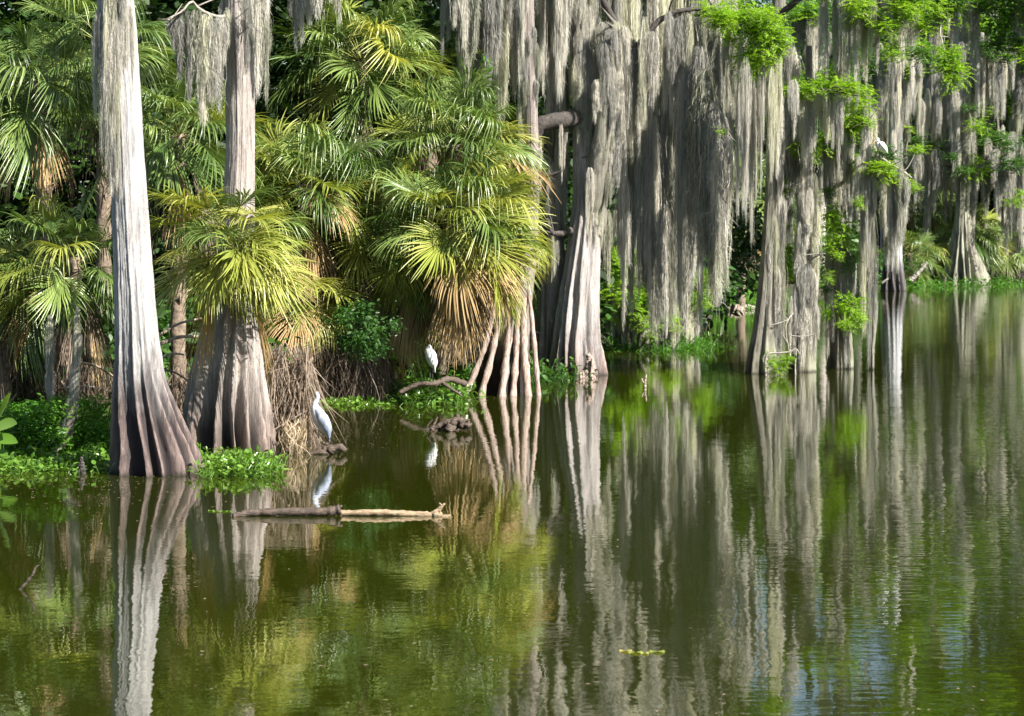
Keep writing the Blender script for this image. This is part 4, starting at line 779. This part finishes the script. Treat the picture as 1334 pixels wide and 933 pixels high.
# broad paddle-leaved plant at the left edge
bp_ = thing('broadleaf_plant', "plant with big glossy paddle leaves at the left edge of the picture", 'plant', tuple(P(2, 602, 50.0)))
b_ = np.array(bp_.location)
for x0, y0, x1, y1, w_ in ((-2, 545, 14, 512, .17), (-12, 560, 22, 552, .34), (-14, 572, 23, 577, .30), (-8, 590, 10, 594, .2), (-20, 540, -6, 518, .2), (-25, 575, -40, 560, .25), (-10, 560, -30, 530, .25)):
    bf = Buf(); a = P(x0, y0, 49.9) - b_; c_ = P(x1, y1, 49.5) - b_; u = np.linspace(0, 1, 8)
    path = a + (c_ - a) * u[:, None]; path[:, 2] += 0.05 * np.sin(u * pi); dr = unit(c_ - a); sd = unit(np.cross(dr, (0.1, -0.75, 0.65)))
    ribbons(bf, path[None], (w_ * np.sin(np.clip(u * 0.96 + 0.03, 0, 1) * pi) ** 0.7)[None], np.broadcast_to(sd, (1, 8, 3)), np.full((1, 8), R.uniform(0.4, 0.9)), fold=0.14)
    tube(bf, smooth_path([(0, 0, -0.1), a * 0.5 + (0, 0, 0.05), a], 6), 0.012, 5, 0.5)
    put("leaf", bf.mesh("leaf", M['mat_leaf']), bp_)

# ------------------------------------------------------------------ logs, knees, snags, drift
def woody(name, label, cat, paths, mat, group=None, sub="stem", sides=12, rough=0.09, first="trunk"):
    p0 = np.array(paths[0][0][0], float); t_ = thing(name, label, cat, tuple(p0), group)
    for i, (pts, ra, rb) in enumerate(paths):
        k = 44 if i == 0 else 14; q = smooth_path(pts, k) - p0; q += R.normal(size=q.shape) * ra * 0.05
        bf = Buf(); tube(bf, q, np.linspace(ra, rb, k) * (1 + 0.10 * np.sin(np.arange(k) * 0.9) + 0.06 * np.sin(np.arange(k) * 2.3)), sides, 0.5, rough=rough); put(first if i == 0 else sub, bf.mesh(sub, mat), t_)
    return t_
DL = wd(672)
woody("floating_log", "dark waterlogged log floating left of the pale forked one", "log", [([P(303, 673, DL - .1), P(330, 668, DL), (P(375, 667, DL)), P(420, 667, DL), P(444, 664, DL)], 0.05, 0.085), ([P(415, 668, DL - .02), P(432, 665, DL), P(446, 659, DL)], 0.06, 0.02), ([P(303, 675, DL - .1), P(312, 671, DL - .1), P(325, 668, DL)], 0.02, 0.06)], M['log_dark'], 'floating logs')
woody("floating_log", "pale tan log floating at the surface, forked like antlers at its end", "log", [([P(440, 669, DL + .05), P(480, 668, DL), P(520, 669, DL), P(560, 671, DL), P(574, 671, DL)], 0.055, 0.06), ([P(563, 670, DL), P(572, 663, DL), P(580, 656, DL)], 0.045, 0.018), ([P(572, 666, DL), P(576, 660, DL), P(572, 655, DL)], 0.02, 0.01), ([P(565, 671, DL - .05), P(578, 673, DL - .1), P(587, 672, DL - .1)], 0.04, 0.025)], M['log_pale'], 'floating logs')
DS = wd(768)
r_ = np.random.default_rng(77); bf = Buf()
for i in range(1100):
    y_ = 380 + 553 * r_.random() ** 1.3; x_ = r_.uniform(0, 1334)
    if i > 300: x_ = r_.uniform(-10, 720); y_ = np.interp(x_, [0, 150, 380, 600, 720], [618, 622, 570, 520, 495]) + abs(r_.normal()) * 22
    if wd(y_) > float(bank(x_)) - 1: continue
    p = P(x_, y_, wd(y_)); p[2] = 0.01; q = r_.uniform(0, 6.28); L = r_.uniform(0.012, 0.04); e = np.array((cos(q), sin(q), 0)); f_ = np.array((-sin(q), cos(q), 0)) * 0.5
    bf.add([p + e * L, p + f_ * L, p - e * L, p - f_ * L], [(0, 1, 2, 3)], r_.random())
o = put("floating_litter", bf.mesh("floating_litter", M['frond_dt']), None); o['kind'] = 'stuff'
woody("drift_stick", "dark stick poking out of the water at the left edge", "stick", [([P(2, 776, DS), P(18, 775, DS), P(30, 764, DS), P(43, 748, DS)], 0.018, 0.02), ([P(43, 748, DS), P(46, 740, DS), P(51, 736, DS)], 0.022, 0.008)], M['log_dark'])
DK = wd(493)
kn = woody("cypress_knee", "split reddish cypress knee standing in front of the massive trunk", "cypress knee", [([P(767, 500, DK) * (1, 1, 0) + (0, 0, -.2), P(766, 488, DK), P(769, 472, DK), P(766, 462, DK)], 0.24, 0.07), ([P(760, 497, DK - .1), P(760, 488, DK - .1), P(763, 480, DK)], 0.09, 0.04), ([P(770, 492, DK - .2), P(771, 478, DK - .2), P(772, 467, DK - .2)], 0.06, 0.05), ([P(757, 494, DK - .3), P(756, 488, DK - .3), P(758, 485, DK - .3)], 0.05, 0.02)], M['root'])
woody("cypress_knee", "small forked tan knee in open water right of the massive trunk", "cypress knee", [([P(840, 512, wd(505)), P(840, 500, wd(505)), P(842, 488, wd(505))], 0.06, 0.025), ([P(840, 502, wd(505)), P(837, 496, wd(505)), P(836, 493, wd(505))], 0.03, 0.015)], M['root'])
woody("cypress_knee", "little grey-brown stub at the edge of the floating plants left of the pale trunk", "stub", [([P(108, 622, wd(617)), P(107, 608, wd(617)), P(106, 596, wd(617))], 0.07, 0.03), ([P(104, 618, wd(617)), P(104, 608, wd(617)), P(104, 602, wd(617))], 0.04, 0.02)], M['limb'])
woody("root_mound", "dark knobbly root lump on which the heron stands", "driftwood", [([P(410, 590, wd(590)), P(420, 584, wd(590)), P(430, 583, wd(590)), P(437, 588, wd(590))], 0.05, 0.07), ([P(430, 588, wd(592)), P(436, 584, wd(592)), P(444, 583, wd(592)), P(450, 588, wd(592))], 0.09, 0.06), ([P(422, 586, wd(591)), P(425, 580, wd(591)), P(428, 577, wd(591))], 0.05, 0.02), ([P(398, 594, wd(592)), P(412, 590, wd(592)), P(430, 590, wd(592))], 0.03, 0.08)], M['log_dark'])
DM = wd(562)
woody("root_mound", "dark tangled root mass breaking the surface below the egret", "driftwood", [([P(560, 562, DM), P(575, 553, DM), P(590, 548, DM), P(602, 549, DM), P(612, 556, DM)], 0.05, 0.09), ([P(585, 560, DM), P(592, 550, DM), P(598, 541, DM)], 0.14, 0.04), ([P(574, 562, DM + .2), P(594, 552, DM + .2), P(610, 552, DM + .2)], 0.16, 0.13), ([P(562, 560, DM), P(566, 552, DM), P(570, 543, DM)], 0.06, 0.015), ([P(556, 556, DM - .1), P(560, 551, DM - .1), P(564, 546, DM - .1)], 0.02, 0.01), ([P(600, 556, DM - .1), P(606, 548, DM - .1), P(612, 547, DM - .1)], 0.05, 0.02)], M['log_dark'])
woody("driftwood", "reddish stub of driftwood at the waterline in the gap", "driftwood", [([P(950, 406, wd(405)), P(957, 402, wd(405)), P(966, 404, wd(405))], 0.25, 0.2)], M['root'])
woody("driftwood", "pale bleached driftwood beside the reddish stub in the gap", "driftwood", [([P(966, 404, wd(403)), P(974, 401, wd(403)), P(984, 403, wd(403))], 0.2, 0.15)], M['twig'])
woody("fallen_branch", "pale fallen branch slanting into the water right of the small pale far trunk", "branch", [([P(1186, 366, wd(375)), P(1194, 358, wd(375)), P(1208, 342, wd(375))], 0.22, 0.1)], M['twig'])
woody("fallen_branch", "short white stick leaning on the far trunk's dark foot", "branch", [([P(1149, 369, wd(381)), P(1153, 366, wd(381)), P(1157, 363, wd(381))], 0.09, 0.06)], M['twig'])
# thin bleached shrub skeleton at the foot of tree 7
woody("bare_sapling", "bleached leafless sprig arching over the water at the foot of the mossy cypresses", "sapling", [([P(998, 492, D7 - 1.2), P(997, 478, D7 - 1.2), P(1000, 462, D7 - 1.2), P(1015, 460, D7 - 1.2), P(1030, 458, D7 - 1.2), P(1037, 455, D7 - 1.2), P(1042, 462, D7 - 1.2)], 0.035, 0.02), ([P(1036, 492, D7 - 1.1), P(1036, 475, D7 - 1.1), P(1037, 456, D7 - 1.1)], 0.03, 0.025), ([P(1000, 476, D7 - 1.2), P(994, 470, D7 - 1.2), P(996, 462, D7 - 1.2)], 0.02, 0.01)], M['twig'])
lv = thing('water_sprout', "small yellow-green leafy sprout at the foot of the mossy cypresses", 'plant', tuple(P(1018, 488, D7 - 1.1)))
for x_, y_ in ((1003, 470), (1012, 474), (1022, 470), (1030, 468), (1018, 478), (1010, 482)): spray(lv, P(x_, y_, D7 - 1.1), 0.45, flat=0.8)
# floating leaves
def pads(name, label, pts, size, mat):
    t_ = thing(name, label, 'leaf', tuple(P(*pts[0], wd(pts[0][1])))); b_ = np.array(t_.location)
    for x_, y_ in pts:
        bf = Buf(); p = P(x_, y_, wd(y_)) - b_; p[2] = 0.012; a = np.linspace(0, 2 * pi, 12, endpoint=False); rr = size * R.uniform(0.6, 1.3)
        v = [p + np.array((cos(q) * rr * 1.5, sin(q) * rr, 0.012 * sin(3 * q))) for q in a] + [p]; bf.add(v, [(i, (i + 1) % 12, 12) for i in range(12)], R.uniform(0.5, 1)); put("leaf", bf.mesh("leaf", mat), t_)
pads('floating_leaf', "pale yellow floating leaf with a trailing stalk low in the middle of the water", [(815, 849), (828, 851), (840, 852), (856, 850)], 0.05, M['frond_y'])
pads('floating_leaf', "little string of yellow-green leaves floating left of the dark log", [(275, 666), (283, 667), (292, 667), (298, 667)], 0.045, M['mat_leaf'])

# ------------------------------------------------------------------ birds
def body(buf, pts, rad, flat=(1, 1), n=14, tone=0.5, k=26):
    q = smooth_path(pts, k); u = np.linspace(0, len(rad) - 1, k); tube(buf, q, np.interp(u, range(len(rad)), rad), n, tone, flat=flat)
hd = wd(589); hp = P(417, 582, hd)
hr = thing('heron', "tall grey and white heron standing on a dark root lump beside the fluted cypress base", 'bird', tuple(hp))
def hx(x, y, dz=0.0): return P(x, y, hd + dz) - hp
bf = Buf(); body(bf, [hx(429, 571, .05), hx(424, 560), hx(418, 547), hx(412, 535), hx(410.5, 526), hx(413.5, 519), hx(413, 513.5), hx(411.5, 511)], [0.02, 0.13, 0.19, 0.14, 0.07, 0.052, 0.06, 0.035], (0.9, 1)); put("body", bf.mesh("body", M['heron']), hr)
for sgn in (-1, 1):
    bf = Buf(); body(bf, [hx(411.5, 533, sgn * .10), hx(420, 545, sgn * .14), hx(426, 558, sgn * .10), hx(429, 572, sgn * .04)], [0.05, 0.165, 0.14, 0.02], (0.8, 0.7)); put("wing", bf.mesh("wing", M['grey_feather']), hr)
bf = Buf(); body(bf, [hx(426, 560), hx(428, 568), hx(429.5, 577)], [0.05, 0.045, 0.012], (0.8, 0.5)); put("tail", bf.mesh("tail", M['dark_feather']), hr)
bf = Buf(); tube(bf, [hx(411.5, 511.8), hx(410.2, 514), hx(409.3, 517)], (0.018, 0.012, 0.003), 6); put("beak", bf.mesh("beak", M['beak']), hr)
bf = Buf(); tube(bf, [hx(413.5, 510.6, -.03), hx(414.5, 512, -.03), hx(416.5, 514, -.02)], (0.012, 0.012, 0.003), 5); put("crest", bf.mesh("crest", M['dark_feather']), hr)
for dx, dy in ((0, -.05), (5.5, .05)):
    bf = Buf(); tube(bf, [hx(415 + dx, 560, dy), hx(415.5 + dx, 572, dy), hx(414.5 + dx, 584, dy)], (0.022, 0.012, 0.009), 6)
    for a in (-1, 0, 1): tube(bf, [hx(414.5 + dx, 583.5, dy), hx(414.5 + dx + a * 2.5, 585.2, dy - .05)], (0.008, 0.004), 5)
    put("leg", bf.mesh("leg", M['leg']), hr)
ed = 66.9; ep = P(562, 497, ed)
woody("fallen_branch", "dark mossy fallen branch among the plants under the hunched white egret", "branch", [([P(520, 512, ed), P(545, 501, ed), P(565, 500, ed), P(585, 494, ed + 0.5), P(606, 500, ed + 1)], 0.06, 0.09), ([P(575, 498, ed + .2), P(590, 508, ed), P(602, 516, ed)], 0.05, 0.03)], M['log_dark'])
eg = thing('egret', "hunched white egret among green plants left of the stilt roots", 'bird', tuple(ep))
def ex(x, y, dz=0.0): return P(x, y, ed + dz) - ep
bf = Buf(); body(bf, [ex(566, 482), ex(564.5, 474), ex(561.5, 464), ex(559, 457), ex(559, 452.5), ex(557, 450.5)], [0.02, 0.16, 0.20, 0.15, 0.09, 0.06], (0.8, 1)); put("body", bf.mesh("body", M['white']), eg)
bf = Buf(); tube(bf, [ex(557.5, 451), ex(554.5, 452.5), ex(552, 454)], (0.03, 0.018, 0.004), 6); put("beak", bf.mesh("beak", M['beak']), eg)
for sgn in (-1, 1):
    bf = Buf(); body(bf, [ex(562, 460, sgn * .1), ex(565, 470, sgn * .13), ex(567, 486, sgn * .04)], [0.05, 0.09, 0.012], (0.6, 0.5)); put("wing", bf.mesh("wing", M['white']), eg)
for dx in (-1.5, 2):
    bf = Buf(); tube(bf, [ex(562 + dx, 478), ex(561.5 + dx, 490), ex(562 + dx, 500)], (0.02, 0.012, 0.01), 6); put("leg", bf.mesh("leg", M['leg_dark']), eg)
sd_ = D9 - 2.3; spp = P(1146, 204, sd_)
st = thing('wading_bird', "white wading bird perched on the leafy branch over the water at upper right", 'bird', tuple(spp))
def sx(x, y, dz=0.0): return P(x, y, sd_ + dz) - spp
bf = Buf(); body(bf, [sx(1156, 199), sx(1152, 195), sx(1147, 190), sx(1143.5, 185.5), sx(1143.5, 182), sx(1142, 180.5)], [0.02, 0.13, 0.17, 0.085, 0.06, 0.045], (0.85, 1)); put("body", bf.mesh("body", M['white']), st)
bf = Buf(); tube(bf, [sx(1142, 182), sx(1137, 187), sx(1131.5, 189.5)], (0.028, 0.018, 0.012), 6); put("beak", bf.mesh("beak", M['beak']), st)
for sgn in (-1, 1):
    bf = Buf(); body(bf, [sx(1146, 186, sgn * .1), sx(1151, 192, sgn * .14), sx(1157, 200, sgn * .04)], [0.05, 0.09, 0.012], (0.6, 0.5)); put("wing", bf.mesh("wing", M['white']), st)
for dx in (-1, 2.5):
    bf = Buf(); tube(bf, [sx(1147 + dx, 196), sx(1147 + dx, 206)], (0.02, 0.014), 6); put("leg", bf.mesh("leg", M['leg_dark']), st)
